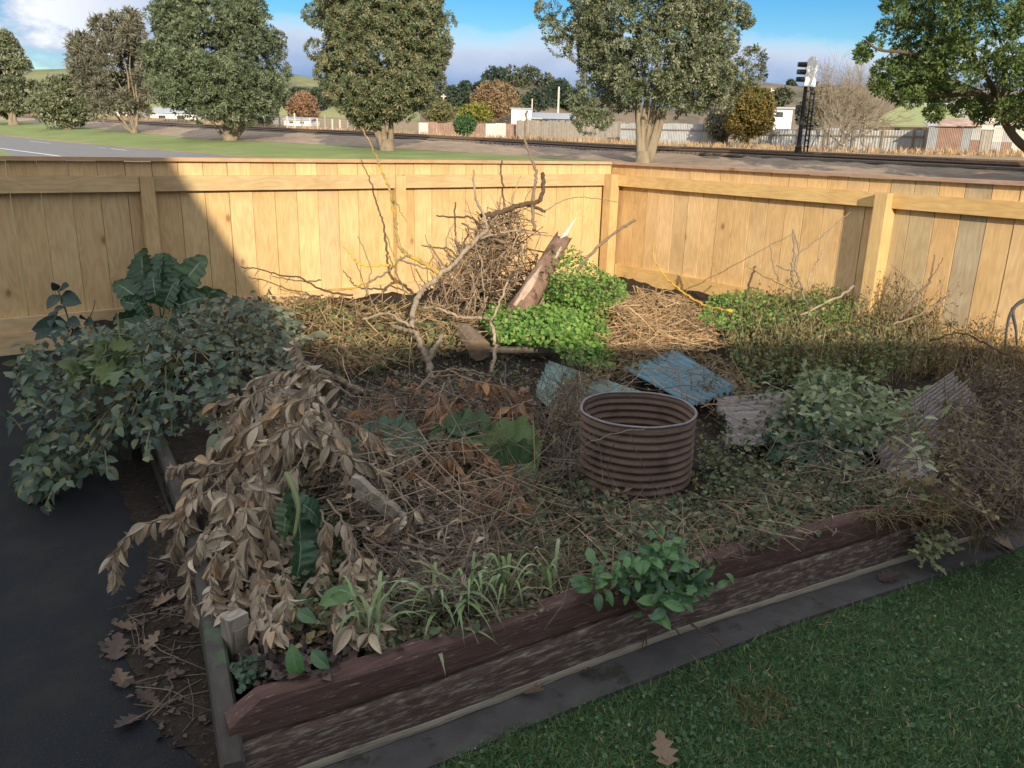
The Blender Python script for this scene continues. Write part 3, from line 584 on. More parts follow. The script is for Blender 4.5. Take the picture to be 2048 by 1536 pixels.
bush('green_shrub', 'light green shrub at the foot of the far wire fence', 'shrub', 523, 252, 90, 48, 34, M['yellowgreen'], leaf=.3)
bush('garden_tree', 'dark garden tree behind the green-roofed house', 'tree', 1830, 225, 90, 130, 60, M['pine_lt'], n=20, leaf=.4)
bush('garden_tree', 'brown hedge tree at the back of the sheds on the right', 'tree', 2030, 262, 70, 90, 55, M['oliveb'], n=14, leaf=.3)
bush('garden_tree', 'small dark tree beside the white shed', 'tree', 1618, 275, 75, 60, 75, M['pine_lt'], n=16, leaf=.3)
# bare willow
WB = D(1690, 292, 50); t = thing('willow', 'bare branched pale willow behind the grey iron fence', 'tree', WB); b = MB()
def grow(b, p, d, ln, r, lev):
    q = p+d*ln; mid = (p+q)/2+RNG.normal(0, ln*.06, 3); b.tube([p, mid, q], [r, r*.8, r*.6], 4)
    if lev == 0: return
    for _ in range(4 if lev > 1 else 4):
        grow(b, p+(q-p)*RNG.uniform(.45, 1), unit(d+RNG.normal(0, .48, 3)+np.array([0, 0, .05])), ln*RNG.uniform(.55, .85), r*.6, lev-1)
for i in range(9): grow(b, WB+np.array([RNG.normal(0, .9), RNG.normal(0, .6), 0]), unit(np.array([RNG.normal(0, .75), RNG.normal(0, .5), 1.])), RNG.uniform(1.7, 2.5), .055, 4)
b.build('branches', M['willow'], t)
# far wood on the hill, tree by tree
ORD = {}; ORDW = ['leftmost', 'second from the left', 'third from the left', 'fourth from the left', 'fifth from the left', 'sixth from the left', 'seventh from the left', 'eighth from the left', 'ninth from the left', 'tenth from the left']
for i, (px, py, wd, h, m, dp) in enumerate(sorted([(905, 222, 60, 44, 'pine', 300), (930, 222, 44, 56, 'pine', 305), (955, 222, 50, 60, 'pine', 300), (988, 222, 56, 84, 'pine', 290), (1020, 222, 60, 86, 'pine_lt', 310), (1052, 222, 66, 84, 'pine_lt', 312), (1088, 222, 60, 70, 'pine_lt', 308), (1118, 224, 60, 58, 'pine', 300), (1150, 226, 60, 52, 'pine', 296), (640, 222, 60, 42, 'pine', 300), (600, 215, 50, 34, 'pine', 300), (1580, 186, 18, 22, 'pine', 505), (1640, 215, 60, 40, 'pine_lt', 260), (1560, 215, 60, 36, 'pine_lt', 280), (1010, 226, 70, 50, 'pine', 270), (1070, 228, 70, 44, 'pine', 270), (880, 226, 60, 40, 'pine', 290)])):
    where = 'on the wooded knoll' if 870 < px < 1160 else ('on the skyline beyond the sheds' if px > 1500 else 'on the hill between the roadside trees')
    look = 'dark pine standing ' if m == 'pine' else 'paler green tree standing '
    bush('pine_tree' if m == 'pine' else 'far_tree', look+where+', '+ORDW[ORD.get(where+m, 0)], 'tree', px, py, dp, wd, h, M[m], n=12, leaf=dp*.0042, nper=34, trunk=False, group='trees of the far wood', k=6); ORD[where+m] = ORD.get(where+m, 0)+1

# ================================================================ far buildings
def quad_dir(pxa, pya, pxb, d0, d1=None):
    """ground line between two pixels at given distances: origin, unit direction along, length, unit direction back"""
    a = D(pxa, pya, d0); c = D(pxb, pya, d1 or d0); c[2] = a[2]; u = c-a; ln = np.linalg.norm(u); u = u/ln; bk = np.array([-u[1], u[0], 0]);
    if bk@FW < 0: bk = -bk
    return a, u, ln, bk
def slab(o, u, bk, x0, x1, y0, y1, z0, z1): return (o+u*x0+bk*y0+np.array([0, 0, z0]), u*(x1-x0), bk*(y1-y0), (0, 0, z1-z0))
UZ = np.array([0, 0, 1.])
# white flat-roofed building
o, u, ln, bk = quad_dir(1022, 262, 1062, 86); s = 86/F
t = thing('white_building', 'white block building with a low grey iron lean-to roof', 'building', o)
MB().obox(*slab(o, u, bk, 0, 40*s, 0, 6, 0, 42*s)).build('wall', M['white_wall'], t)
MB().obox(*slab(o, u, bk, 40*s+.01, 125*s, .8, 6, 0, 24*s)).build('wall', M['cream_wall'], t)
MB().obox(o+u*(40*s+.02)+bk*(-.4)+UZ*(24*s), u*90*s, bk*6.5+UZ*.75, UZ*.12).build('roof', M['greyroof'], t)
MB().obox(o+u*(62*s)+bk*(-3.4)+UZ*(14*s), u*66*s, bk*2.9+UZ*.5, UZ*.1).build('roof', M['steel_black'], t)  # black slab standing in for the dark shade beneath the grey roof
MB().obox(*slab(o, u, bk, -.2, 40*s+.1, -.2, 6.2, 42*s+.01, 44*s)).build('roof_edge', M['greyroof'], t)
# white shed on the right
o, u, ln, bk = quad_dir(1543, 268, 1580, 72); s = 72/F
t = thing('white_shed', 'small white shed with a grey roof behind the orange bush', 'shed', o)
MB().obox(*slab(o, u, bk, 0, ln, 0, 5, 0, 48*s)).build('wall', M['white_wall'], t)
MB().obox(o+u*(-.15)-bk*.3+UZ*(48*s+.01), u*(ln+.3), bk*5.6+UZ*.25, UZ*.12).build('roof', M['greyroof'], t)
wd = MB().obox(*slab(o, u, bk, 3*s, 20*s, -.03, -.005, 30*s, 43*s)).build('window', M['white_wall'], t)
MB().obox(*slab(o, u, bk, 4.5*s, 18.5*s, -.05, -.032, 32*s, 42*s)).build('pane', M['glass'], wd)
# pale houses through the trees on the left
for (x0, x1, py, h, d, lab) in [(568, 622, 250, 13, 105, 'low white wall section left of the tall egg-shaped tree'), (470, 545, 250, 18, 112, 'white farm shed glimpsed under the dome-shaped tree'), (300, 392, 246, 26, 118, 'long white shed behind the stems of the feathery tree'), (205, 268, 240, 24, 125, 'pale house with a green-grey roof left of the feathery tree')]:
    o, u, ln, bk = quad_dir(x0, py, x1, d); s = d/F
    t = thing('white_shed', lab, 'shed', o)
    MB().obox(*slab(o, u, bk, 0, ln, 0, 5, -.5, h*s*.75)).build('wall', M['white_wall'], t)
    MB().obox(o-u*.2-bk*.3+UZ*(h*s*.75+.01), u*(ln+.4), bk*3+UZ*h*s*.4, UZ*.1).build('roof', M['greyroof'] if h != 24 else M['greenroof'], t)
    for k in range(2):
        wv = MB().obox(*slab(o, u, bk, ln*(.2+.4*k), ln*(.35+.4*k), -.04, -.005, h*s*.25, h*s*.58)).build('window', M['glass'], t)
# green-roofed house
o, u, ln, bk = quad_dir(1728, 282, 1960, 66, 62); s = 64/F
t = thing('green_roofed_house', 'cream house with a broad olive-green roof behind the iron fence', 'house', o)
MB().obox(*slab(o, u, bk, 0, ln, 0, 8, 0, 32*s)).build('wall', M['cream_wall'], t)
e0 = o-u*.3-bk*.5+UZ*(32*s); e1 = e0+u*(ln+.6); r0 = o+u*(ln*.27)+bk*4+UZ*(76*s); r1 = o+u*(ln*.98)+bk*4+UZ*(76*s)
f0 = e0+bk*9; f1 = e1+bk*9
V = [e0, e1, f1, f0, r0, r1]; MB().add(V+[q-UZ*.15 for q in V[:4]], [(0, 1, 5, 4), (2, 3, 4, 5), (3, 0, 4), (1, 2, 5), (0, 6, 7, 1), (1, 7, 8, 2), (2, 8, 9, 3), (3, 9, 6, 0)]).build('roof', M['greenroof'], t)
MB().tube([r0-u*.05, r1], .12, 6).build('ridge', M['greyroof'], t)
MB().obox(e0+UZ*-.16-bk*.05, u*(ln+.6), bk*.06, UZ*.14).build('gutter', M['oldwood'], t)
for k in range(5): 
    wv = MB().obox(*slab(o, u, bk, ln*(.06+.19*k), ln*(.13+.19*k), -.05, -.005, 12*s, 26*s)).build('window', M['white_wall'], t)
    MB().obox(*slab(o, u, bk, ln*(.068+.19*k), ln*(.122+.19*k), -.08, -.052, 13*s, 25*s)).build('pane', M['glass'], wv)
# cream gabled house with two arches
o, u, ln, bk = quad_dir(1950, 285, 2003, 60); s = 60/F
t = thing('cream_house', 'cream gabled house front with two arched openings behind the sheds', 'house', o)
g0 = [o, o+u*ln, o+u*ln+UZ*42*s, o+u*ln*.5+UZ*66*s, o+UZ*42*s]; MB().add(g0+[q+bk*5 for q in g0], [(0, 1, 2, 3, 4), (9, 8, 7, 6, 5), (0, 5, 6, 1), (1, 6, 7, 2), (2, 7, 8, 3), (3, 8, 9, 4), (4, 9, 5, 0)]).build('wall', M['cream_wall'], t)
for k in (.27, .73):
    a = np.linspace(0, math.pi, 10); c = o+u*ln*k-bk*.04+UZ*33*s; V = [c+u*math.cos(q)*9*s+UZ*math.sin(q)*9*s for q in a]
    MB().add(V+[q+bk*.03 for q in V], [tuple(range(10))]+[(i, i+10, i+11, i+1) for i in range(9)]).build('arch', M['greyroof'], t)
# iron sheds, sheet by sheet
o, u, ln, bk = quad_dir(1850, 304, 2150, 49, 46.5); s = 48/F
def sheet(mb, o, u, bk, x0, x1, z0, z1, n=8, amp=.02, lean=0.):
    V = []; xs = np.linspace(x0, x1, n*4+1)
    for z in (z0, z1):
        for i, x in enumerate(xs): V.append(o+u*x-bk*(amp*(1+math.sin(i*math.pi/2)))+UZ*z+u*lean*(z-z0))
    m = len(xs); return mb.add(V, [(i, i+1, m+i+1, m+i) for i in range(m-1)])
t = thing('iron_shed', 'row of old sheds clad in red, grey and white corrugated iron sheets', 'shed', o)
MB().obox(*slab(o, u, bk, .02, ln, .03, 4, -.2, 46*s)).build('wall', M['oldwood'], t)
for x0, x1, z0, z1, mm in [(0, 18, 0, 50, 'iron'), (18.3, 62, 0, 50, 'iron_red'), (62.3, 78, 0, 51, 'iron'), (78.3, 95, 0, 25, 'iron_red'), (78.3, 95, 25.2, 52, 'iron'), (116.5, 134, 0, 22, 'iron'), (116.5, 134, 22.2, 50, 'iron_white'), (134.2, 152, 22.4, 50, 'iron'), (134.2, 152, 0, 22.2, 'iron_red'), (152.2, 186, 0, 21, 'iron_white'), (152.2, 186, 21.2, 50, 'iron_white'), (186.2, 225, 0, 50, 'iron_red'), (225.2, 290, 0, 50, 'iron')]:
    sheet(MB(), o, u, bk, x0*s, x1*s, z0*s, z1*s, n=max(4, int((x1-x0)/3))).build('iron_sheet', M[mm], t)
dr = MB().obox(*slab(o, u, bk, 95.5*s, 116*s, -.02, .02, 1*s, 44*s)).build('door', M['oldwood'], t)
for k in range(4): MB().obox(*slab(o, u, bk, (96+5*k)*s, (100.4+5*k)*s, -.05, -.022, 1*s, 43*s)).build('board', M['paling_far'], dr)
MB().obox(o+u*(18*s)-bk*.35+UZ*(51.5*s), u*(72*s), bk*3+UZ*(15*s), UZ*.05).build('roof', M['redroof'], t)
MB().obox(o+u*(66*s)-bk*.3+UZ*(53*s)+UZ*.004, u*(ln-66*s), bk*3.4+UZ*(7*s), UZ*.05).build('roof', M['redroof'], t)
MB().obox(o-u*.1-bk*.2+UZ*(51*s), u*(20*s), bk*3+UZ*.3, UZ*.05).build('roof', M['greyroof'], t)
# ---- far fences
def far_fence(name, label, x0, x1, py0, py1, d0, d1, h, mm, pw, part='panel', gap=.004, posts=0, rail=True, lean=0.):
    a, c = D(x0, py0, d0), D(x1, py1, d1); u = c-a; ln = np.linalg.norm(u[:2]); bk = unit(np.array([-u[1], u[0], 0]));
    if bk@FW < 0: bk = -bk
    t = thing(name, label, 'fence', a); n = max(1, int(round(ln/pw))); sm = proj(a)[2]/F
    u = u/n; js = MB()
    for i in range(n):
        o = a+u*i; hh = h*(1+RNG.normal(0, .035)); mb = js if part == 'palings' else MB(); un = unit(u*np.array([1, 1, 0])); w_ = np.linalg.norm(u[:2])-gap
        if part == 'palings': mb.obox(o-UZ*.3-bk*.02*(i % 2), u*(1-gap*4), bk*.02, UZ*(hh+.3), RNG.random())
        else:
            sheet(mb, o-UZ*.3, un, bk, 0, w_, 0, hh+.3, n=6, lean=RNG.normal(0, .015)); mb.build(part, mm if not isinstance(mm, list) else mm[RNG.integers(len(mm))], t)
    if part == 'palings': tag(js.build('palings', mm, t), kind='stuff')
    for k in range(posts):
        o = a+u*n*(k+.5)/posts-bk*.12; MB().obox(o-UZ*.2, unit(u)*.1, bk*.1, UZ*(h+.25)).build('post', M['oldwood'], t)
    if rail: MB().obox(a-bk*.09+UZ*h*.68, u*n, bk*.045, UZ*.09).build('rail', M['oldwood'], t)
    return t
far_fence('iron_fence', 'low rusty red iron fence with pale patches along the far side', 838, 1032, 270, 276, 80, 76, 1.25, [M['iron_red'], M['iron_red'], M['iron_red'], M['iron_white']], 1.1, rail=False)
far_fence('paling_fence', 'grey weathered paling fence in front of the white building', 1032, 1250, 276, 284, 75, 68, 1.6, M['paling_far'], .14, part='palings', rail=False)
ft = far_fence('iron_fence', 'dark grey corrugated iron fence seen behind the forked tree', 1240, 1455, 284, 291, 66, 60, 1.45, [M['iron'], M['iron']], .9)
a = D(1405, 284, 60.9); MB().obox(a-UZ*.1, np.array([RT[0], RT[1], 0])*1.35, np.array([FW[0], FW[1], 0])*-.03, UZ*.85).build('patch_board', M['iron_white'], ft)
far_fence('iron_fence', 'long pale grey iron fence with dark posts beside the iron sheds', 1515, 1852, 297, 305, 57, 50.5, 1.32, [M['iron']], 1.15, posts=6)
wf = thing('wire_fence', 'pale post and wire fence along the far side of the track', 'fence', D(470, 262, 84))
prev = None
for i, x in enumerate(np.linspace(470, 725, 18)):
    a = D(x, 250+(x-470)*.068, 88-(x-470)*.02); MB().box(a-np.array([.07, .07, .3]), a+np.array([.07, .07, 1.25 if i % 4 else 1.6])).build('post', M['polewood'] if i % 3 else M['paling_far'], wf)
    if prev is not None:
        wr = MB()
        for z in (.3, .6, .9, 1.15): wr.tube([prev+UZ*z, a+UZ*z], .018, 3)
        wr.build('wire', M['iron'], wf)
    prev = a
# ---- poles
def pole(label, px, py0, py1, d, r, arm=True):
    a = D(px, py0, d); h = (py0-py1)*d/F; t = thing('power_pole', label, 'pole', a)
    MB().tube([a-UZ, a+UZ*h], [r, r*.75], 8).build('post', M['polewood'], t)
    if arm: q = np.array([RT[0], RT[1], 0])*h*.09; MB().obox(a+UZ*h*.93-q-np.array([0, 0, .06]), q*2, np.array([FW[0], FW[1], 0])*.12, UZ*.14).build('cross_arm', M['polewood'], t)
pole('pale power pole beside the white building', 1115, 250, 178, 110, .17, False)
pole('thin white post in front of the white building', 1063, 250, 200, 92, .09, False)
pole('pale power pole with a cross arm beside the olive bush', 887, 250, 192, 110, .14)
pole('power pole with a cross arm beyond the white shed', 1535, 250, 180, 120, .14)
# ---- railway signal
SB = D(1592, 335, 36); s = 36/F; t = thing('railway_signal', 'black railway signal mast with a white backboard and three hooded lamps', 'rail signal', SB)
rx, ry = np.array([RT[0], RT[1], 0]), np.array([FW[0], FW[1], 0])
MB().tube([SB, SB+UZ*.9], [.17, .15], 10).build('base', M['steel_black'], t)
MB().tube([SB+UZ*.8, SB+UZ*165*s], [.10, .075], 10).build('mast', M['steel_black'], t)
ld = MB()
for q in (16, 23): ld.tube([SB+rx*(q*s)+ry*.3, SB+rx*(q*s)+ry*.3+UZ*146*s], .04, 6)
ld.build('ladder_rail', M['steel_black'], t)
for k in range(13): MB().tube([SB+rx*(16*s)+ry*.3+UZ*(8+11*k)*s, SB+rx*(23*s)+ry*.3+UZ*(8+11*k)*s], .022, 5).build('rung', M['steel_black'], t)
for z in (78, 142): MB().obox(SB+UZ*z*s-ry*.03, rx*24*s, ry*.06, UZ*.07).build('bracket', M['steel_black'], t)
for q in (8, 17, 25): MB().tube([SB+rx*(14*s)+ry*.2+UZ*142*s, SB+rx*((q+2)*s)+ry*.3+UZ*163*s], .03, 5).build('bracket', M['steel_black'], t)
MB().obox(SB-rx*.28+UZ*100*s, rx*.14, ry*.2, UZ*.4).build('relay_box', M['steel_black'], t)
fx = unit(rx*.97+ry*.24); fn = np.array([-fx[1], fx[0], 0])                # the backboard is turned: its face looks left and away
hc = SB+rx*(5*s)-ry*.16+UZ*152*s; a = np.linspace(0, math.pi, 14)
prof = [(-.27, 0)]+[(.27, 0), (.27, .82)]+[(.27*math.cos(q), .82+.40*math.sin(q)) for q in a[1:-1]]+[(-.27, .82)]
V = [hc+fx*x+UZ*z for x, z in prof]; n = len(V); MB().add(V+[q+fn*.05 for q in V], [tuple(range(n)), tuple(range(n, 2*n))[::-1]]+[(i, n+i, n+(i+1) % n, (i+1) % n) for i in range(n)]).build('backboard', M['signal_white'], t)
for k in range(3):
    c = hc+UZ*(.28+.30*k)+fn*.02-rx*.14; ho = MB().tube([c-rx*.10, c-rx*.46], [.115, .10], 10, cap=True).build('lamp_hood', M['steel_black'], t)
    MB().tube([c-rx*.455, c-rx*.468], [.07, .07], 10).build('lens', M['glass'], ho)
MB().obox(SB-rx*.35-UZ*.5-ry*.2, rx*.95, ry*.8, UZ*.5).build('plinth', M['concrete'], t)
# small odds beyond the track
a = D(1735, 309, 46); tag(MB().obox(a-UZ*.2, rx*.13, ry*.13, UZ*.85).build('marker_post', M['iron_red']), 'short rusty marker post in front of the long grey fence', 'post')
def mound(name, px, py, d, w_, h, m, lab):
    c = D(px, py, d); b = MB(); V = []; n = 14
    for i in range(5):
        for j in range(n):
            r = (1-i/4.); V.append(c+np.array([math.cos(j*2*math.pi/n)*w_*r, math.sin(j*2*math.pi/n)*w_*r*.8, -.15+(h+.15)*math.sin((i/4)*math.pi/2)+RNG.normal(0, h*.06)]))
    tag(b.add(V, [(i*n+j, i*n+(j+1) % n, (i+1)*n+(j+1) % n, (i+1)*n+j) for i in range(4) for j in range(n)]).build(name, m, smooth=True), lab, 'mound')
mound('dirt_mound', 1530, 301, 52, 1.5, .45, M['paddock'], 'low heap of pale dirt at the foot of the orange bush')
mound('dirt_mound', 1672, 308, 48, 1.2, .3, M['paddock'], 'low brown mound of dry grass near the signal mast')
# dry grass along the far fences
n = 6000; xs = RNG.uniform(-100, 2250, n); tt = RNG.uniform(.45, .98, n)
pos = np.array([R_track(x)*(1-q)+R_back(x)*q for x, q in zip(xs, tt)]); d = unit(RNG.normal(0, .3, (n, 3))+UZ)
tag(batch('dry_grass', BLADE, pos, frame(d, rand_dirs(n))*np.array([.22, 1, 1]), RNG.uniform(.12, .45, n), RNG.random(n), M['straw']), kind='stuff', label='dry pale grass along the far fences', cat='grass')

# ================================================================ the near ground
tag(MB().add([(-7, -4, 0), (5.2, -4, 0), (5.2, FY+.3, 0), (-7, FY+.3, 0)], [(0, 1, 2, 3)]).build('path', M['asphalt']), kind='structure')
LE = [(.30, 1.19), (.70, 1.15), (1.08, 1.12), (1.37, 1.09), (1.76, 1.05), (2.26, .97), (4.9, .57)]
V = [(x, y, .018) for x, y in LE]+[(4.9, -3.9, .018), (.30, -3.9, .018)]
tag(MB().add(V, [tuple(range(len(V)))[::-1]]).build('lawn', M['lawn_base']), kind='structure')
strip_o = [(x, y+.005) for x, y in LE]; strip_i = [(.30, 1.33), (.70, 1.29), (1.08, 1.26), (1.37, 1.23), (1.76, 1.18), (2.26, 1.11), (4.9, .70)]
V = [(x, y, .024) for x, y in strip_o]+[(x, y, .024) for x, y in strip_i]+[(x, y, -.05) for x, y in strip_o]; n = len(LE)
tag(MB().add(V, [(i, i+1, n+i+1, n+i) for i in range(n-1)]+[(2*n+i, 2*n+i+1, i+1, i) for i in range(n-1)]).build('mowing_strip', M['concrete']), kind='structure')
# dark humus spilled over the path along the left edging
sl_ = [(248, 900), (236, 950), (252, 1010), (296, 1080), (284, 1180), (240, 1260), (262, 1330), (292, 1430), (352, 1490), (410, 1545)]
sr_ = [(318, 890), (338, 950), (358, 1010), (384, 1080), (408, 1180), (426, 1260), (438, 1330), (452, 1430), (462, 1490), (474, 1545)]
A_ = smooth_line([P(x, y, .0035) for x, y in sl_], 5); B_ = smooth_line([P(x, y, .0035) for x, y in sr_], 5); A_ = A_+np.random.default_rng(3).normal(0, .007, A_.shape)*np.array([1, 1, 0]); ns_ = len(A_)
V = list(A_)+[a*.5+c*.5+UZ*.006 for a, c in zip(A_, B_)]+[c+UZ*.008 for c in B_]
tag(MB().add(V, [(k*ns_+i, k*ns_+i+1, (k+1)*ns_+i+1, (k+1)*ns_+i) for k in range(2) for i in range(ns_-1)]).build('dirt_spill', M['soil']), kind='structure')
# bed soil
def front_y(x): return float(np.interp(x, [.33, .76, 1.16, 1.47, 1.88, 2.42, 4.9], [1.345, 1.295, 1.265, 1.235, 1.175, 1.095, .72]))
def left_x(y): return float(np.interp(y, [1.2, 1.33, 2.1, 3.0, 3.6, 5.4], [.36, .375, .45, .55, .62, .75]))
def mnd(x, y, cx, cy, sx, sy, h): return h*np.exp(-((x-cx)/sx)**2-((y-cy)/sy)**2)
def bedz(x, y):
    z = .125+.012*np.sin(x*7+y*3)+.014*np.sin(x*13-y*9+1)+.008*np.sin(x*29+y*23)
    z = z+mnd(x, y, 3.0, 4.4, .55, .6, .16)+mnd(x, y, 3.45, 3.6, .5, .5, .08)+mnd(x, y, 1.0, 2.3, .35, .5, .06)+mnd(x, y, 1.4, 3.6, .8, .8, .05)
    fy_ = np.interp(x, [.33, .76, 1.16, 1.47, 1.88, 2.42, 4.9], [1.345, 1.295, 1.265, 1.235, 1.175, 1.095, .72]); z = z+.058*np.exp(-(np.maximum(0, y-fy_)/.30)**2)
    return z
gx, gy = 96, 92; V = []; 
for j in range(gy):
    for i in range(gx):
        v = j/(gy-1); y0 = 0
        x = .3+(4.93-.3)*i/(gx-1); yf = front_y(x)+.03; y = yf+(FY-.02-yf)*v; xl = left_x(y)+.02
        x = max(x, xl+.0005*i); V.append((x, y, float(bedz(x, y))+RNG.normal(0, .004)))
soil = MB().add(V, [(j*gx+i, j*gx+i+1, (j+1)*gx+i+1, (j+1)*gx+i) for j in range(gy-1) for i in range(gx-1)]).build('soil', M['soil'], smooth=True); tag(soil, kind='structure')
def G(px, py, dz=0.):
    """the point of the bed (plus dz) seen at a pixel"""
    z = .15+dz
    for _ in range(12): p = P(px, py, z); z = float(bedz(p[0], p[1]))+dz
    return P(px, py, z)

# ================================================================ the new timber fence
ZC, ZR, ZB, ZK = 1.0745, .990, .900, .205
def board_mesh(wd, z0, z1, th=.019):
    b = MB(); e = .0012; V = [(-wd/2+e, 0, z0), (wd/2-e, 0, z0), (wd/2-e, 0, z1), (-wd/2+e, 0, z1)]
    V += [(-wd/2, .002, z0), (wd/2, .002, z0), (wd/2, .002, z1), (-wd/2, .002, z1), (-wd/2, th, z0), (wd/2, th, z0), (wd/2, th, z1), (-wd/2, th, z1)]
    return b.add(V, [(0, 1, 2, 3), (0, 4, 5, 1), (1, 5, 6, 2), (2, 6, 7, 3), (3, 7, 4, 0), (4, 8, 9, 5), (5, 9, 10, 6), (6, 10, 11, 7), (7, 11, 8, 4), (11, 10, 9, 8)])
PITCH = .15
bm_ = {k: board_mesh(PITCH-.003, .03, ZC-.001).mesh('board', M[k]) for k in ('paling', 'paling_r', 'paling_grey')}
fb = thing('timber_fence', 'back run of the new pine paling fence, half in shade at its left end', 'fence', (FX-3, FY, 0))
fr = thing('timber_fence', 'right-hand run of the new pine paling fence with a tall post shadow', 'fence', (FX, FY-2, 0))
x = FX-PITCH/2-.009; i = 0
while x > -2.4:
    o = place('board', bm_['paling_grey' if x < .3 and i % 3 == 0 else 'paling'], fb, Matrix.Translation((x, FY+RNG.normal(0, .0015), RNG.normal(0, .002)))); x -= PITCH; i += 1
y = FY-PITCH/2; i = 0; RZ = Matrix.Rotation(-math.pi/2, 4, 'Z')
while y > 0.2:
    k = 'paling_grey' if i in (17, 18, 20) else 'paling_r'
    place('board', bm_[k], fr, Matrix.Translation((FX+RNG.normal(0, .0015), y, RNG.normal(0, .002))) @ RZ); y -= PITCH; i += 1
MB().box((-2.5, FY-.032, ZC), (FX+.035, FY+.055, ZC+.022)).build('cap', M['cap'], fb)
MB().box((FX-.034, .1, ZC+.0006), (FX+.055, FY-.034, ZC+.0226)).build('cap', M['cap_y'], fr)
posts_b = [float(PY(302, 440, FY-.06)[0]), float(PY(803, 440, FY-.06)[0])]
stepb = posts_b[1]-posts_b[0]; posts_b = [posts_b[0]-stepb]+posts_b
edges = [-2.4]+[p for p in posts_b]+[FX-.12]
for a, c in zip(edges[:-1], edges[1:]):
    MB().box((a+.041, FY-.048, ZB), (c-.041 if c != FX-.12 else FX-.125, FY-.001, ZR)).build('rail', M['rail'], fb)
for p in posts_b: MB().box((p-.039, FY-.062, -.1), (p+.039, FY-.003, ZR-.004)).build('post', M['post'], fb)
MB().box((FX-.122, FY-.135, -.1), (FX-.03, FY-.04, ZR+.004)).build('post', M['post'], fr)
py_ = 2.765
for y0, y1 in ((py_+.042, FY-.127), (.9, py_-.042)): MB().box((FX-.048, y0, ZB), (FX-.001, y1, ZR)).build('rail', M['rail_y'], fr)
MB().box((FX-.118, py_-.04, -.1), (FX-.002, py_+.04, ZR+.002)).build('post', M['post'], fr)
MB().box((FX-.118, .8, -.1), (FX-.002, .88, ZR+.002)).build('post', M['post'], fr)
MB().box((-2.4, FY-.035, .125), (FX-.13, FY-.0025, ZK)).build('kickboard', M['rail'], fb)
MB().box((-2.4, FY-.055, 0.0), (FX-.13, FY-.0025, .1235)).build('kickboard', M['rail'], fb)
MB().box((FX-.03, .9, .09), (FX-.0025, FY-.14, .235)).build('kickboard', M['rail_y'], fr)

# ================================================================ the house behind the camera whose roof casts the shade
E1 = unit(np.array([2.75, -1.6, 0])); EH = 4.4
C0 = np.array([1.57, 3.83, .2])+np.array(SDIR)*((EH-.2)/SDIR[2])-E1*.09
E2 = np.array([-.5, -.866, 0]); E2 = unit(E2-E1*(E2@E1))
ht = thing('house', 'tall pale weatherboard house with a dark gabled roof and flat-roofed wing', 'house', C0*np.array([1, 1, 0]))
rp = math.tan(math.radians(27)); hs_ = 8.0
def roof(o, u, back, rise, th=.12): return MB().obox(o-UZ*th, u, back+UZ*rise, UZ*th)
roof(C0, -E1*12, E2*hs_, hs_*rp).build('roof', M['house_roof'], ht)
q = C0+E2*2*hs_; roof(q, -E1*12, -E2*hs_*.999, hs_*rp).build('roof', M['house_roof'], ht)
roof(C0-E1*.295-UZ*.006, E1*14.3, E2*5, .05).build('roof', M['house_roof'], ht)
zf = np.array([1, 1, 0])
wo_ = (C0+E2*.5-E1*.3)*zf; MB().obox(wo_, -E1*11.4, E2*(2*hs_-1), UZ*(EH+.08)).build('wall', M['house_wall'], ht)
wo_ = (C0+E2*.55-E1*.29)*zf; MB().obox(wo_, E1*13.8, E2*4, UZ*(EH-.15)).build('wall', M['house_wall'], ht)
gv = [(C0+E2*k-E1*.3)*zf+UZ*h for k, h in ((.5, EH+.08), (2*hs_-.5, EH+.08), (hs_, EH-.16+hs_*rp))]
MB().add(gv+[p-E1*.12 for p in gv], [(0, 1, 2), (5, 4, 3), (0, 3, 4, 1), (1, 4, 5, 2), (2, 5, 3, 0)]).build('gable', M['house_wall'], ht)
for k in (-6.5, -3.2, 2.0, 5.4):
    c = (C0+E2*(.5 if k < 0 else .55)+E1*k)*zf; fm = MB().obox(c-E2*.04+UZ*.9, E1*1.3, E2*.038, UZ*1.2).build('window', M['white_wall'], ht)
    MB().obox(c-E2*.055+E1*.06+UZ*.96, E1*1.18, E2*.012, UZ*1.08).build('pane', M['glass'], fm)
# ================================================================ the raised bed: timber edging
def beam_line(x0, x1, off, z): return [np.array([x, front_y(x)+off, z]) for x in np.linspace(x0, x1, 40)]
def halfround(name, pts, h, dep, m, parent, round_end=0., wob=.0015, ends=(1, 1)):
    """a half-round rail: flat at the back, rounded and slightly flattened in front, along a line"""
    pts = np.array(pts); n = len(pts); prof = [(0, 0), (-.78, 0), (-.94, .05), (-1, .15), (-1.03, .5), (-1.0, .86), (-.92, .95), (-.75, .99), (-.4, 1.0), (0, 1.0)]; V = []; L_ = np.cumsum(np.r_[0, np.linalg.norm(np.diff(pts, axis=0), axis=1)])
    for i in range(n):
        t = unit((pts[min(n-1, i+1)]-pts[max(0, i-1)])*np.array([1, 1, 0])); nn = np.array([-t[1], t[0], 0])
        k = 1.
        if round_end: k = min(1., .55+.45*math.sqrt(max(0, 1-(1-min(1, L_[i]/round_end))**2)))
        for a, b in prof: V.append(pts[i]+nn*(a*dep)+UZ*(b*h*k+RNG.normal(0, wob)*(b > 0)))
    q = len(prof); Fc = [(i*q+j, i*q+(j+1) % q, (i+1)*q+(j+1) % q, (i+1)*q+j) for i in range(n-1) for j in range(q)]
    Fc += [tuple(range(q))[::-1], tuple((n-1)*q+j for j in range(q))]
    return MB().add(V, Fc).build(name, m, parent)
t = thing('garden_border', 'front edging of two stacked planks with worn brown paint', 'garden edging', (1.5, front_y(1.5), 0))
halfround('plank', beam_line(.345, 2.74, -.008, .024), .108, .040, M['paint_worn'], t, wob=.0012)
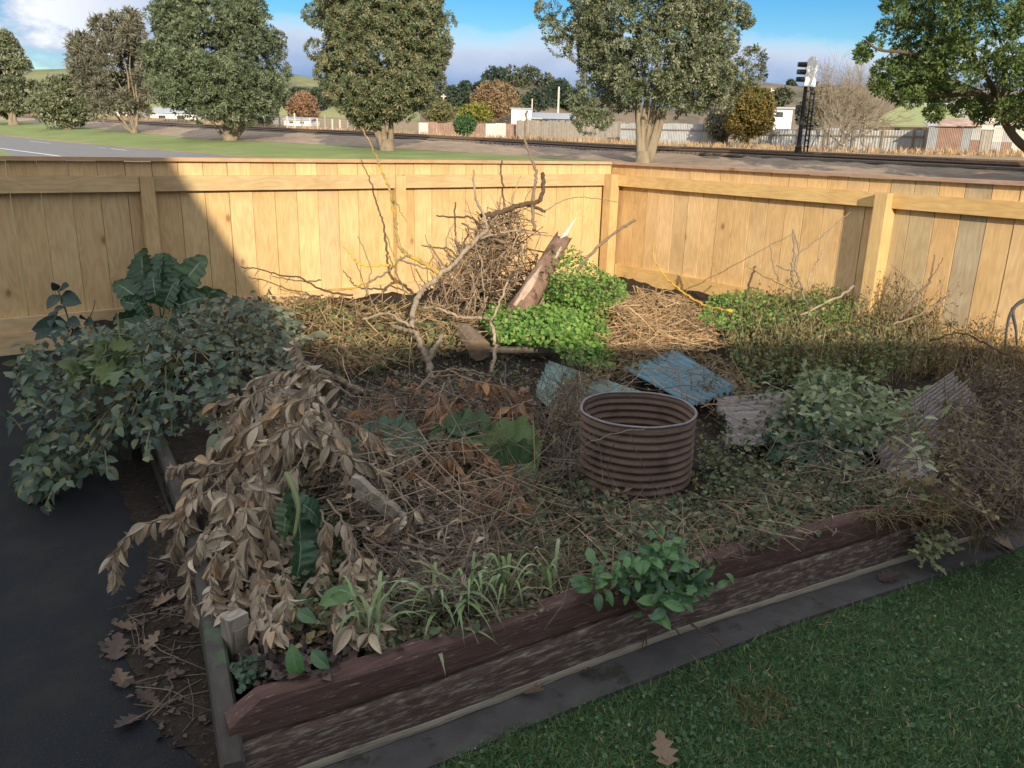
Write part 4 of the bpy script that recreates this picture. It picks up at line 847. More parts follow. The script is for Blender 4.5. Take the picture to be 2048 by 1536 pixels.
halfround('bottom_edge', beam_line(.36, 2.73, -.0115, .0235), .024, .0385, M['bare'], t, wob=.001)
halfround('plank', beam_line(.335, 2.80, .004, .1335), .084, .044, M['paint'], t, round_end=.06, wob=.0018)
for x in (.9, 1.7, 2.5): MB().box((x-.02, front_y(x)+.03, -.05), (x+.02, front_y(x)+.065, .13)).build('peg', M['oldwood'], t)
t = thing('garden_border', 'left edging board of grey mossy timber beside the dark path', 'garden edging', (.45, 2.2, 0))
Lb = [P(462, 1482, .18), P(438, 1330, .185), P(415, 1190, .185), P(382, 1050, .185), P(350, 950, .18), P(316, 870, .18), P(280, 780, .17), P(250, 720, .16)]
Lb = smooth_line(Lb, 5); V = []
for i, p in enumerate(Lb):
    tt = unit((Lb[min(len(Lb)-1, i+1)]-Lb[max(0, i-1)])*np.array([1, 1, 0])); s = np.array([tt[1], -tt[0], 0])*.021
    dz = -.05*max(0, 1-i/2.2)**2
    for a, b in ((-1, -.2), (-1, -.008), (-.7, 0), (.7, 0), (1, -.008), (1, -.2)): V.append(p+s*a+UZ*(b+dz*(b > -.1)+RNG.normal(0, .0012)))
Fc = [(i*6+j, i*6+(j+1) % 6, (i+1)*6+(j+1) % 6, (i+1)*6+j) for i in range(len(Lb)-1) for j in range(6)]+[tuple(range(6))[::-1]]
MB().add(V, Fc).build('board', M['border_side'], t)
c = P(484, 1305, .15); t = thing('wooden_peg', 'short square peg with a pale split face inside the near corner', 'peg', c)
MB().obox(c-np.array([.022, .0, .1]), (.046, .012, 0), (-.010, .03, 0), (0, 0, .185)).build('stake', M['oldwood'], t)
MB().obox(c-np.array([.014, .0025, .09]), (.034, .009, 0), (.001, -.002, 0), (0, 0, .15)).build('split_face', M['bare'], t)
c = P(265, 925, .0); tag(MB().obox(c, (.10, .04, 0), (-.03, .06, 0), (0, 0, .05)).build('timber_offcut', M['border_side']), 'mossy timber offcut lying on the path under the sprawling shrub', 'timber offcut')

# ================================================================ corrugated things
def lathe(prof, c, n=72):
    a = np.arange(n)*2*np.pi/n; V = [(c[0]+(r+.0030*math.sin(2*q+1)+.0016*math.sin(5*q+.5)+.0012*math.sin(9*q+z*30))*math.cos(q), c[1]+(r+.0030*math.sin(2*q+1)+.0016*math.sin(5*q+.5)+.0012*math.sin(9*q+z*30))*math.sin(q), c[2]+z+.0018*math.sin(3*q+2)*(z > .01)) for r, z in prof for q in a]; k = len(prof)
    return V, [(i*n+j, i*n+(j+1) % n, (i+1)*n+(j+1) % n, (i+1)*n+j) for i in range(k-1) for j in range(n)]
DC = np.array([1.91, 1.85, .095]); t = thing('tank_ring', 'rusty corrugated iron ring standing open-topped in the bed', 'tank ring', DC)
R0 = .196; NW = 9.5; H0 = .276; zz = np.linspace(0, .252, 115)
tilt = Matrix.Rotation(math.radians(1.2), 4, 'Y')
outp = [(R0-.004*math.cos(2*math.pi*NW*z/.252), z) for z in zz]+[(R0+.001, .255), (R0+.001, .272)]
inp = [(r-.0035, z) for r, z in outp][::-1]
V, Fc = lathe(outp+inp, (0, 0, 0)); o = MB().add(np.array(V)+DC, Fc).build('drum_wall', M['rust'], t, smooth=True)
a = np.linspace(0, 2*np.pi, 73); rr_ = R0+.0030*np.sin(2*a+1)+.0016*np.sin(5*a+.5)+.0012*np.sin(9*a+8.2); rp_ = np.stack([rr_*np.cos(a), rr_*np.sin(a), .275+.0018*np.sin(3*a+2)], 1)+DC
b = MB().tube(rp_, .0048, 8, cap=False).build('rolled_rim', M['rim'], t, smooth=True)
sm_ = DC+np.array([-.11, -.165, 0]); 
def corr(name, label, quad, waves, amp, m, cat, lift=0., th=.0025, jag=.0, nu=10, sag=0., part='sheet', bent=0.):
    """corrugated sheet; ridges run from quad[0] to quad[1], waves step from quad[0] to quad[3]"""
    A, B, Cc, Dd = [np.asarray(q, float) for q in quad]; nv = waves*8+1; us = np.linspace(0, 1, nu); vs = np.linspace(0, 1, nv); nn = unit(np.cross(B-A, Dd-A));
    if nn[2] < 0: nn = -nn
    j0 = RNG.normal(0, jag, nv); j1 = RNG.normal(0, jag, nv); j0 = np.convolve(j0, np.ones(5)/2.2, 'same'); j1 = np.convolve(j1, np.ones(5)/2.2, 'same'); V = []
    for s in (1, -1):
        for i, u in enumerate(us):
            for j, v in enumerate(vs):
                uu = j0[j]+(1+j1[j]-j0[j])*u; p = (A*(1-uu)+B*uu)*(1-v)+(Dd*(1-uu)+Cc*uu)*v
                V.append(p+nn*(amp*math.sin(v*waves*2*math.pi)+s*th*.5-sag*4*u*(1-u)+bent*4*v*(1-v))+UZ*lift)
    N = nu*nv; Fc = [(i*nv+j, i*nv+j+1, (i+1)*nv+j+1, (i+1)*nv+j) for i in range(nu-1) for j in range(nv-1)]
    Fc += [tuple(N+q for q in f[::-1]) for f in Fc]
    per = [i*nv for i in range(nu)]; 
    for e in ([j for j in range(nv)], [(nu-1)*nv+j for j in range(nv)], [i*nv for i in range(nu)], [i*nv+nv-1 for i in range(nu)]):
        Fc += [(e[k], e[k+1], N+e[k+1], N+e[k]) for k in range(len(e)-1)]
    o = MB().add(V, Fc).build(name, m, smooth=False, local=False)
    o.data.polygons.foreach_set('use_smooth', [True]*len(o.data.polygons)); return tag(o, label, cat)
q4 = lambda *a: [P(x, y, z) for x, y, z in a]
corr('corrugated_sheet', 'faded teal corrugated iron sheet lying under the blue one, left of the ring', q4((1095, 722, .185), (1300, 790, .175), (1165, 880, .155), (1070, 790, .16)), 8, .009, M['tealsheet'], 'iron sheet', jag=.01)
corr('corrugated_sheet', 'blue painted corrugated iron sheet behind the rusty ring', q4((1247, 738, .20), (1385, 812, .185), (1482, 778, .205), (1352, 700, .215)), 8, .010, M['bluesheet'], 'iron sheet', jag=.006)
corr('corrugated_sheet', 'pale grey broken corrugated sheet between the ring and the silvery plant', q4((1432, 800, .20), (1590, 785, .21), (1580, 892, .16), (1452, 888, .15)), 8, .011, M['greysheet'], 'fibre sheet', jag=.03, bent=.03)
corr('corrugated_sheet', 'long grey corrugated fibre sheet leaning up to the right of the silvery plant', q4((1690, 890, .20), (1900, 748, .24), (1960, 815, .20), (1800, 965, .15)), 12, .010, M['greysheet'], 'fibre sheet', jag=.02, bent=.02)
corr('corrugated_sheet', 'small broken grey corrugated piece low beside the front edging', q4((1760, 930, .175), (1850, 900, .19), (1880, 960, .175), (1800, 1000, .17)), 5, .006, M['greysheet'], 'fibre sheet', jag=.05)
# old timber in the bed
def plank(name, label, a, b, wd, th, m, cat='plank', up=UZ, part=None):
    a, b = np.asarray(a), np.asarray(b); u = b-a; s = unit(np.cross(u, up))*wd; z = unit(np.cross(s, u))*th; mb = MB(); V = []; n = 9
    for i in range(n):
        c = a+u*i/(n-1)+RNG.normal(0, .002, 3)
        for p, q in ((-.5, -.5), (.5, -.5), (.5, .5), (-.5, .5)): V.append(c+s*p*(1+RNG.normal(0, .04))+z*q)
    Fc = [(i*4+j, i*4+(j+1) % 4, (i+1)*4+(j+1) % 4, (i+1)*4+j) for i in range(n-1) for j in range(4)]+[(3, 2, 1, 0), tuple((n-1)*4+j for j in range(4))]
    o = mb.add(V, Fc).build(name, m, part); return tag(o, label, cat) if part is None else o
plank('old_plank', 'grey old plank on edge in front of the bright green weeds', G(955, 702, .02), G(1105, 698, .03), .035, .03, M['oldwood'])
pc = G(760, 990, .06); t = thing('split_post', 'weathered pale split post lying in the twigs', 'post', pc)
plank('split_half', None, G(703, 957, .19), G(795, 1025, .12), .026, .028, M['bare'], part=t)
plank('split_half', None, G(712, 982, .16), G(835, 1052, .08), .028, .022, M['oldwood'], part=t)
# ================================================================ branches and sticks
def stick(label, pts, d0, d1, r0, r1, m='bark', name='branch', sides=7, jit=.004, forks=(), cat='branch', group=None, n=6):
    """a branch through pixels, its depth running from d0 to d1 (or heights when given as 'z')"""
    k = len(pts); ds = np.linspace(d0, d1, k) if np.isscalar(d0) else np.asarray(d0)
    W = [D(x, y, q) for (x, y), q in zip(pts, ds)]; L_ = smooth_line(W, n, jit); mb = MB(); r0 *= .78; r1 *= .82; rr = np.linspace(r0, r1, len(L_))*(1+RNG.normal(0, .07, len(L_)))
    mb.tube(L_, rr, sides)
    for f in forks:
        fp, fd0, fd1, fr0, fr1 = f; W2 = [D(x, y, q) for (x, y), q in zip(fp, np.linspace(fd0, fd1, len(fp)))]; L2 = smooth_line(W2, n, jit*.7); mb.tube(L2, np.linspace(fr0*.78, fr1*.8, len(L2)), max(4, sides-1))
    return tag(mb.build(name, M[m], smooth=True), label, cat, group)
def depth_at(px, py, dz=.0): return proj(G(px, py, dz))[2]
dP = depth_at(960, 650)
stick('tall thin branch standing straight up above the pile past the fence top', [(1068, 460), (1065, 412), (1070, 370), (1072, 342), (1058, 308), (1049, 267), (1055, 222)], 5.3, 5.5, .016, .009, 'bark')
stick('thick dark crooked branch crowning the brush pile', [(962, 432), (988, 428), (1019, 418), (1047, 409), (1072, 405), (1084, 391), (1086, 363), (1086, 347)], 5.2, 5.45, .022, .016, 'bark_dark', sides=8, forks=[([(1050, 409), (1075, 416), (1090, 423)], 5.35, 5.3, .015, .012)])
stick('long pale bent branch sloping from the pile down to the forked stump', [(975, 460), (959, 474), (931, 504), (896, 539), (864, 564), (842, 583), (831, 606), (826, 634), (822, 655)], 5.1, 4.25, .016, .020, 'bark_pale', sides=8, forks=[([(975, 460), (968, 430), (956, 409), (951, 395), (947, 340)], 5.1, 5.3, .013, .008), ([(955, 478), (985, 470), (1035, 462), (1080, 470)], 5.05, 5.2, .010, .006)])
stick('short dark twig pointing left from the top of the pile', [(966, 458), (952, 444), (938, 434), (903, 434), (873, 431)], 5.2, 5.1, .011, .006, 'bark_dark')
stick('tall lichen-yellow branch leaning left over the fence line', [(885, 556), (857, 532), (819, 511), (801, 497), (794, 469), (789, 434), (784, 391), (769, 356), (754, 318), (740, 285), (720, 253)], 4.9, 5.0, .018, .004, 'lichen', forks=[([(785, 400), (796, 409), (801, 423), (813, 444)], 4.9, 4.8, .006, .003)])
stick('curved yellow lichen twig left of the pile', [(812, 508), (791, 525), (770, 530), (738, 532), (713, 525), (703, 511), (687, 493)], 4.9, 4.85, .010, .005, 'yellow_stick', cat='twig', name='twig')
stick('low yellow stick along the foot of the back fence', [(650, 579), (685, 580), (713, 574), (738, 564)], 5.3, 5.1, .007, .006, 'yellow_stick', cat='twig', name='twig')
stick('grey forked twig left of the long pale branch', [(734, 590), (738, 564), (766, 550), (791, 529), (805, 514), (820, 512)], 4.85, 4.9, .009, .008, 'bark', forks=[([(738, 564), (741, 539), (727, 497), (715, 472)], 4.85, 4.9, .006, .003), ([(800, 520), (830, 530), (862, 540)], 4.9, 4.9, .008, .006)])
stick('straight thin stick rising left of the pile', [(813, 600), (805, 574), (791, 539), (778, 511)], 4.7, 4.75, .006, .005, 'bark', cat='stick', name='stick')
stick('upright forked twig at the left shoulder of the pile', [(880, 560), (875, 529), (861, 500), (850, 469)], 4.95, 5.0, .006, .003, 'twig', cat='twig', name='twig', forks=[([(905, 535), (893, 497), (896, 469), (908, 446)], 5., 5.05, .006, .003), ([(926, 500), (924, 486), (926, 458)], 5.05, 5.1, .005, .003)])
stick('straight brown stick leaning right against the fence corner', [(1140, 562), (1167, 525), (1199, 490), (1241, 458), (1269, 441)], 5.1, 5.5, .014, .012, 'bark', cat='stick', name='stick', jit=.002)
stick('thin arching twig reaching right in front of the corner post', [(1085, 425), (1125, 402), (1160, 394), (1192, 398), (1234, 404)], 5.3, 5.6, .005, .003, 'twig', cat='twig', name='twig')
stick('arched pale branch standing like a hoop before the green weeds', [(843, 615), (879, 618), (914, 632), (959, 636), (977, 641), (988, 662), (991, 687), (989, 715), (981, 745)], 4.5, 3.95, .009, .013, 'bark_pale', forks=[([(982, 641), (991, 627), (1005, 592), (1016, 560)], 4.3, 4.5, .009, .008)])
stick('forked grey stump of a branch with cut ends in the middle of the bed', [(860, 760), (857, 730), (847, 700), (838, 680), (829, 662)], 3.75, 4.0, .022, .016, 'bark', sides=9, forks=[([(855, 725), (864, 705), (875, 690), (884, 670)], 3.8, 3.9, .018, .013), ([(829, 664), (805, 660), (784, 650)], 4.0, 4.1, .014, .014)])
stick('pale stick lying level left of the forked stump', [(724, 639), (755, 630), (780, 629), (808, 645), (828, 655)], 4.4, 4.2, .009, .010, 'bark_pale', cat='stick', name='stick')
stick('thick brown branch running out of the dead leaves toward the stump', [(640, 742), (703, 771), (741, 789), (790, 800)], 3.6, 3.45, .018, .015, 'bark', sides=8)
stick('bundle of long grey twigs arching over the middle of the bed', [(784, 830), (826, 789), (875, 750), (917, 738), (966, 747), (998, 760)], 3.4, 3.7, .008, .004, 'twig', cat='twig', name='twig', forks=[([(826, 789), (868, 745), (930, 742), (985, 765)], 3.42, 3.6, .006, .003), ([(900, 742), (960, 770), (1010, 820), (1035, 850)], 3.5, 3.2, .005, .003), ([(875, 752), (930, 755), (1000, 790)], 3.5, 3.5, .005, .003)])
stick('sawn grey-brown branch lying through the rusty leaves', [(780, 898), (847, 918), (896, 960), (949, 992), (1002, 1024)], 3.0, 2.62, .007, .014, 'bark', sides=8)
stick('thin straight stalk lying across the front weeds', [(938, 1120), (1000, 1090), (1068, 1052)], 2.35, 2.5, .0045, .004, 'straw', cat='stalk', name='stalk')
stick('dark thorny branch reaching into the shadow edge on the back fence', [(705, 590), (650, 582), (598, 556), (562, 550), (520, 538), (482, 533)], 4.9, 4.95, .009, .004, 'bark_dark', forks=[([(642, 560), (613, 563), (585, 560), (545, 553)], 4.95, 4.95, .006, .003), ([(545, 545), (540, 560)], 4.9, 4.9, .003, .002), ([(520, 538), (510, 552)], 4.9, 4.9, .003, .002), ([(500, 535), (488, 545)], 4.9, 4.9, .003, .002), ([(580, 553), (572, 566)], 4.9, 4.9, .003, .002)])
stick('bright yellow curved stick at the foot of the right fence', [(1305, 498), (1316, 533), (1348, 572), (1383, 596), (1418, 615), (1465, 623)], 5.6, 4.75, .004, .013, 'yellow_stick', cat='stick', name='stick')
stick('grey forked sapling bare in front of the right fence', [(1586, 600), (1586, 560), (1584, 537), (1588, 506), (1586, 459)], 4.8, 4.85, .012, .008, 'bark', name='sapling', cat='sapling', forks=[([(1608, 600), (1600, 560), (1590, 533), (1598, 502), (1590, 471)], 4.8, 4.85, .010, .006), ([(1598, 505), (1620, 490), (1641, 475), (1672, 447), (1701, 424)], 4.85, 5.0, .006, .0025), ([(1553, 531), (1570, 538), (1588, 541)], 4.8, 4.8, .006, .007), ([(1562, 570), (1547, 533), (1541, 486)], 4.8, 4.85, .006, .004)])
stick('silvery lichened twig leaning right beside the bare sapling', [(1610, 580), (1629, 533), (1646, 500)], 4.75, 4.8, .007, .005, 'bark_pale', cat='twig', name='twig')
stick('yellow-green twig slanting down to the bare sapling', [(1494, 531), (1523, 549), (1555, 565), (1594, 582)], 4.9, 4.75, .005, .008, 'lichen', cat='twig', name='twig')
stick('dark short stick upright left of the bare sapling', [(1490, 600), (1502, 557), (1512, 533)], 4.85, 4.9, .010, .007, 'bark_dark', cat='stick', name='stick')
stick('very thin spiky twig close to the right fence', [(1441, 590), (1430, 541), (1424, 514)], 5.1, 5.15, .004, .003, 'lichen', cat='twig', name='twig')
stick('pale stick poking up to the right of the bare sapling', [(1600, 630), (1680, 592), (1707, 572)], 4.4, 4.6, .007, .010, 'bark_pale', cat='stick', name='stick')
stick('grey slanting stick standing in dry weeds on the right', [(1800, 640), (1835, 590), (1863, 553), (1869, 510)], 4.1, 4.25, .012, .004, 'bark', cat='stick', name='stick', forks=[([(1863, 553), (1880, 530), (1886, 515)], 4.2, 4.25, .004, .002)])
stick('seed-headed brown dead stalk leaning right along the fence', [(1785, 650), (1836, 631), (1875, 607), (1918, 572)], 4.0, 4.15, .006, .003, 'twig', cat='stalk', name='dead_stalk', forks=[([(1862, 615), (1885, 600), (1912, 583)], 4.1, 4.1, .004, .002), ([(1880, 604), (1900, 624), (1918, 634)], 4.1, 4.0, .003, .002), ([(1850, 625), (1838, 600), (1832, 575), (1800, 545), (1781, 529)], 4.1, 4.2, .004, .002)])
stick('fallen brown stalk lying low at the right under the fence', [(1860, 682), (1905, 668), (1950, 676), (1995, 700), (2040, 720)], 3.7, 3.4, .006, .005, 'bark_dark', cat='stalk', name='dead_stalk')
t = thing('black_strap', 'black curling strap standing by the fence at the right edge', 'strap', D(2027, 690, 3.85)); b = MB()
for pts in ([(2010, 692), (2014, 655), (2022, 625), (2040, 605), (2075, 592)], [(2033, 690), (2032, 660), (2025, 625), (2027, 616)]):
    L_ = smooth_line([D(x, y, 3.85) for x, y in pts], 6); b.tube(L_, np.linspace(.004, .012, len(L_)), 6)
b.build('band', M['strap'], t)
# the splintered log
La, Lb_ = D(1048, 612, 4.75), D(1128, 474, 5.0); ax = Lb_-La; t = thing('split_log', 'thick splintered reddish log leaning out of the pile with a pale broken tip', 'log', La)
n = 12; V = []; sd_ = 14; u = unit(np.cross(ax, FW)); v = unit(np.cross(u, ax))
for i in range(n):
    k = i/(n-1); c = La-ax*.25+ax*(1.18*k); r = .078*(1-.36*k)
    for j in range(sd_):
        a = j*2*math.pi/sd_; rr = r*(1+.10*math.sin(3*a+2)+RNG.normal(0, .04)); V.append(c+u*math.cos(a)*rr+v*math.sin(a)*rr*.85+(ax*RNG.uniform(-.03, .09) if i == n-1 else 0))
MB().add(V, [(i*sd_+j, i*sd_+(j+1) % sd_, (i+1)*sd_+(j+1) % sd_, (i+1)*sd_+j) for i in range(n-1) for j in range(sd_)]+[tuple((n-1)*sd_+j for j in range(sd_))]).build('bark', M['logred'], t, smooth=True)
b = MB(); f = -unit(FW-ax*(FW@unit(ax)) / np.linalg.norm(ax)); sp = unit(np.cross(ax, f))
for k0, k1, o1, wd in [(-.1, .50, .046, .020), (.0, .40, .030, .022), (.5, 1.0, -.022, .012)]:
    a = La+ax*k0+f*.045*(1-.35*k0)-sp*o1; c = La+ax*k1+f*.044*(1-.38*k1)-sp*o1*.6; b.tube([a, (a+c)/2+f*.006, c], [wd*.6, wd, wd*.3], 6)
b.build('split_wood', M['logpale'], t, smooth=True)
b = MB()
for k in range(4):
    a = Lb_+u*RNG.normal(0, .018)+v*RNG.normal(0, .012)-ax*.15; c = D(1154-k*7, 434+k*9, 5.03); b.tube([a, (a*.4+c*.6), c], [.018, .011, .002], 5)
b.build('splinter', M['polewood'], t)
MB().tube([D(960, 700, 4.05), D(930, 665, 4.25)], [.06, .05], 10).build('stump', M['bark'], None); tag(bpy.data.objects['stump'], 'short grey-brown stump half hidden behind the hoop-shaped branch', 'stump')

# ---- the brush pile itself
pile = G(975, 640); PT = D(1010, 425, 5.4)
def pile_pt(u):                                                       # a random point inside the heap
    k = RNG.random()**1.5; c = pile+(PT-pile)*k; r = (.50-.36*k); a = RNG.uniform(0, 2*math.pi); q = r*math.sqrt(RNG.random())
    return c+np.array([math.cos(a)*q, math.sin(a)*q*.7, RNG.normal(0, .03)])
sticks = []
for i in range(70):
    c = pile_pt(0); d = unit(np.array([RNG.normal(0, .8), RNG.normal(0, .5), abs(RNG.normal(.25, .5))])); ln = RNG.uniform(.18, .5); a = c-d*ln*.5; e = c+d*ln*.5; m_ = (a+e)/2+RNG.normal(0, .03, 3)
    if min(a[2], e[2]) < .1: a[2] = max(a[2], .12); e[2] = max(e[2], .12)
    for q in (a, e, m_): q[1] = min(q[1], FY-.1)
    r = RNG.uniform(.004, .011); L_ = smooth_line([a, m_, e], 4, .004)
    tag(MB().tube(L_, np.linspace(r, r*.6, len(L_)), 5).build('stick', M[['bark', 'bark_pale', 'twig', 'bark_pale', 'bark'][i % 5]], smooth=True), 'dry crooked stick tangled in the brush pile', 'stick', 'sticks tangled in the brush pile')
def twigs(name, n, sampler, ln, r, m, label, cat, flat=.35, sides=3, bend=.12, kind='stuff', dirbias=None):
    b = MB()
    for _ in range(n):
        c = sampler(); d = RNG.normal(0, 1, 3)*np.array([1, 1, flat]);
        if dirbias is not None: d = d+dirbias
        d = unit(d); l = RNG.uniform(*ln); q = RNG.uniform(*r); m_ = c+RNG.normal(0, l*bend, 3)*np.array([1, 1, .6]); a = c-d*l/2; e = c+d*l/2
        b.tube([a, m_, e], [q, q*.85, q*.5], sides, RNG.random(), cap=False)
    return tag(b.build(name, M[m] if isinstance(m, str) else m), label, cat, None, kind)
twigs('brushwood', 640, lambda: np.minimum(pile_pt(0), [9, FY-.08, 9]), (.08, .34), (.0015, .0045), 'twig', 'fine dry twigs filling the brush pile', 'twigs', flat=.8)
twigs('brushwood_core', 130, lambda: pile+(PT-pile)*RNG.uniform(0, .6)+RNG.normal(0, .13, 3)*np.array([1, .6, .7]), (.1, .3), (.003, .008), 'bark_dark', 'dark twigs deep inside the brush pile', 'twigs', flat=.8)

# ================================================================ foliage helpers
def in_poly(poly, n):
    poly = np.array(poly, float); lo, hi = poly.min(0), poly.max(0); out = []
    x, y = poly[:, 0], poly[:, 1]; x2, y2 = np.roll(x, -1), np.roll(y, -1)
    while len(out) < n:
        q = lo+(hi-lo)*RNG.random((n*2, 2))
        c = ((y[None] > q[:, 1:2]) != (y2[None] > q[:, 1:2])) & (q[:, :1] < (x2-x)[None]*(q[:, 1:2]-y[None])/((y2-y)[None]+1e-9)+x[None])
        out += list(q[c.sum(1) % 2 == 1])
    return np.array(out[:n])
CAMB = np.array([-FW[0], -FW[1], 0])
def mass(parent, pts, Ls, meshes, m, parts=250, out=None, droop=.3, face=.6, stuff_tpl=None, aspect=.6, spread=1., name='leaf'):
    """leaves at the points: the nearest ones as pieces sharing mesh data, the rest as one mesh"""
    N = len(pts); dep = (pts-EYEV)@FW; order = np.argsort(dep/np.maximum(Ls, 1e-4))
    o0 = RNG.normal(0, 1, (N, 3))*np.array([1, 1, .4])*spread+(out if out is not None else 0); d = unit(o0-UZ*droop); nn = unit(UZ*(1-face*.6)+CAMB*face+RNG.normal(0, .45, (N, 3)))
    R = frame(d, nn)
    for i in order[:parts]:
        mt = Matrix(np.vstack([np.column_stack([R[i]*Ls[i], pts[i]]), [0, 0, 0, 1]]).tolist()); place(name, meshes[i % len(meshes)], parent, mt)
    rest = order[parts:]
    if len(rest):
        tpl = stuff_tpl or (np.array([(0, 0, 0), (.5*aspect, .45, .1), (0, .5, .02), (-.5*aspect, .45, .1), (0, 1, -.12)]), [(0, 1, 2), (0, 2, 3), (1, 4, 2), (2, 4, 3)])
        batch('leaves', tpl, pts[rest], R[rest], Ls[rest], RNG.random(len(rest)), m, parent, kind='stuff')
def stems(parent, base, tips, r, m, sag=.06, name='stem'):
    b = MB()
    for tpt in tips:
        s = base+RNG.normal(0, .03, 3)*np.array([1, 1, 0]); mid = (s+tpt)/2+UZ*sag+RNG.normal(0, .02, 3); b.tube(smooth_line([s, mid, tpt], 4), np.linspace(r, r*.4, 9), 4, RNG.random(), cap=False)
    return b.build(name, m, parent)
def leafset(name, m, n=4, **k):
    out = []
    for i in range(n):
        kk = dict(k); kk['curl'] = k.get('curl', .3)*RNG.uniform(.4, 1.6); kk['fold'] = k.get('fold', .25)*RNG.uniform(.5, 1.5); W = kk.pop('W')*RNG.uniform(.85, 1.15)
        out.append(leaf_mesh(name, m, 1.0, W, **kk))
    return out
LM = {
 'shrub': leafset('leaf', M['shrub'], W=.52, nl=5, curl=.35, fold=.35, shape=.8),
 'grey': leafset('leaf', M['shrub_grey'], W=.50, nl=5, curl=.3, fold=.3, shape=.8),
 'mallow': leafset('leaf', M['mallow'], W=1.05, nl=6, curl=.2, fold=.2, lobes=1, shape=.6),
 'rose': leafset('leaf', M['rose'], W=.60, nl=5, curl=.2, fold=.3, shape=.8),
 'dead': leafset('leaf', M['deadleaf'], 6, W=.33, nl=6, curl=.4, fold=.8, shape=1.2),
 'deado': leafset('leaf', M['deadleaf_o'], 5, W=.38, nl=6, curl=.4, fold=.65, shape=1.2),
 'chard': leafset('leaf', M['chard'], 5, W=.60, nl=24, curl=.35, fold=.35, wave=.07, shape=.72, pet=.08, veins=4, pw=.48),
 'chardl': leafset('leaf', M['chard_lt'], 2, W=.85, nl=18, curl=.35, fold=.2, wave=.06, shape=.75, veins=3),
 'beet': leafset('leaf', M['beet'], 4, W=.55, nl=7, curl=.45, fold=.3, wave=.04, shape=1.25, pet=.12, veins=7),
 'artem': leafset('leaf', M['artem'], 5, W=.50, nl=12, curl=.5, fold=.3, lobes=1, shape=.85),
 'artd': leafset('leaf', M['artem_dark'], 4, W=.75, nl=8, curl=.3, fold=.2, lobes=1, shape=.7),
 'fallen': leafset('leaf', M['fallen'], 4, W=.8, nl=8, curl=-.2, fold=.3, lobes=1, shape=.7),
 'tan': leafset('leaf', M['fallen_tan'], 3, W=.95, nl=8, curl=-.25, fold=.35, lobes=1, shape=.65),
 'vari': leafset('leaf', M['vari'], 3, W=.6, nl=6, curl=.3, fold=.2, lobes=1),
}
def between(name, me, parent, a, b, nrm):
    """one leaf from its stalk end a to its tip b"""
    a, b = np.asarray(a), np.asarray(b); d = b-a; Ln = np.linalg.norm(d); R = frame(d[None], np.asarray(nrm, float)[None])[0]*Ln
    mt = Matrix(np.vstack([np.column_stack([R, a]), [0, 0, 0, 1]]).tolist())
    if parent is None:
        o = bpy.data.objects.new(name, me); COL.objects.link(o); o.matrix_world = mt; return o
    return place(name, me, parent, mt)

# ---- sprawling shrub over the left edge
pg = [(30, 720), (110, 660), (200, 645), (300, 640), (430, 680), (475, 760), (440, 835), (380, 850), (330, 885), (225, 885), (205, 940), (150, 960), (95, 990), (45, 985), (30, 930), (75, 860), (22, 790)]
def zA(py): return np.interp(py, [640, 700, 800, 880, 1000], [.44, .42, .33, .22, .08])
q = in_poly(pg, 1650); pts = np.array([P(x, y, max(.02, zA(y)+.02-abs(RNG.normal(0, .10)))) for x, y in q])
t = thing('sprawling_shrub', 'sprawling leafy shrub spilling over the left edging onto the path', 'shrub', G(330, 790))
mass(t, pts, RNG.uniform(.024, .056, len(pts)), LM['shrub'], M['shrub'], 290, out=np.array([-.3, -.5, 0]), droop=.5, face=.55, aspect=.62)
stems(t, G(340, 760), pts[::16], .005, M['olive'], .08)
q = in_poly([(40, 900), (110, 860), (150, 930), (110, 990), (60, 1000)], 26); pts = np.array([P(x, y, .10) for x, y in q]); mass(t, pts, RNG.uniform(.055, .075, 26), LM['mallow'][:2], M['mallow'], 0, droop=.8, aspect=.8)
pg = [(270, 645), (400, 600), (470, 590), (560, 610), (605, 650), (600, 720), (560, 760), (480, 765), (430, 690), (330, 680)]
q = in_poly(pg, 1300); pts = np.array([P(x, y, np.interp(y, [590, 650, 760], [.44, .38, .24])+.02-abs(RNG.normal(0, .09))) for x, y in q])
t = thing('grey_shrub', 'grey-green bushy shrub between the chard and the heap of dead leaves', 'shrub', G(470, 720))
mass(t, pts, RNG.uniform(.028, .058, len(pts)), LM['grey'], M['shrub_grey'], 260, out=np.array([-.2, -.5, 0]), droop=.35, face=.6, aspect=.5); stems(t, G(460, 710), pts[::16], .004, M['olive'], .07)
q = in_poly([(130, 700), (200, 680), (265, 700), (270, 745), (200, 760), (140, 745)], 34); pts = np.array([P(x, y, .38+RNG.normal(0, .02)) for x, y in q])
t = thing('mallow_plant', 'pale green lobed mallow leaves rising from the sprawling shrub', 'plant', G(200, 740)); mass(t, pts, RNG.uniform(.075, .105, 34), LM['mallow'], M['mallow'], 34, droop=.4, face=.7); stems(t, P(210, 770, .15), pts[::3], .003, M['olive'])
dR = 4.0; t = thing('dark_sprig', 'upright sprig with large dark leaves in front of the shaded fence', 'plant', D(165, 705, dR))
b = MB(); b.tube(smooth_line([D(170, 710, dR), D(142, 652, dR), D(125, 600, dR), D(112, 575, dR)], 5), np.linspace(.006, .002, 16), 5); b.tube(smooth_line([D(172, 700, dR), D(170, 660, dR), D(186, 620, dR), D(190, 600, dR)], 5), np.linspace(.003, .0015, 16), 4); b.build('stem', M['rose'], t)
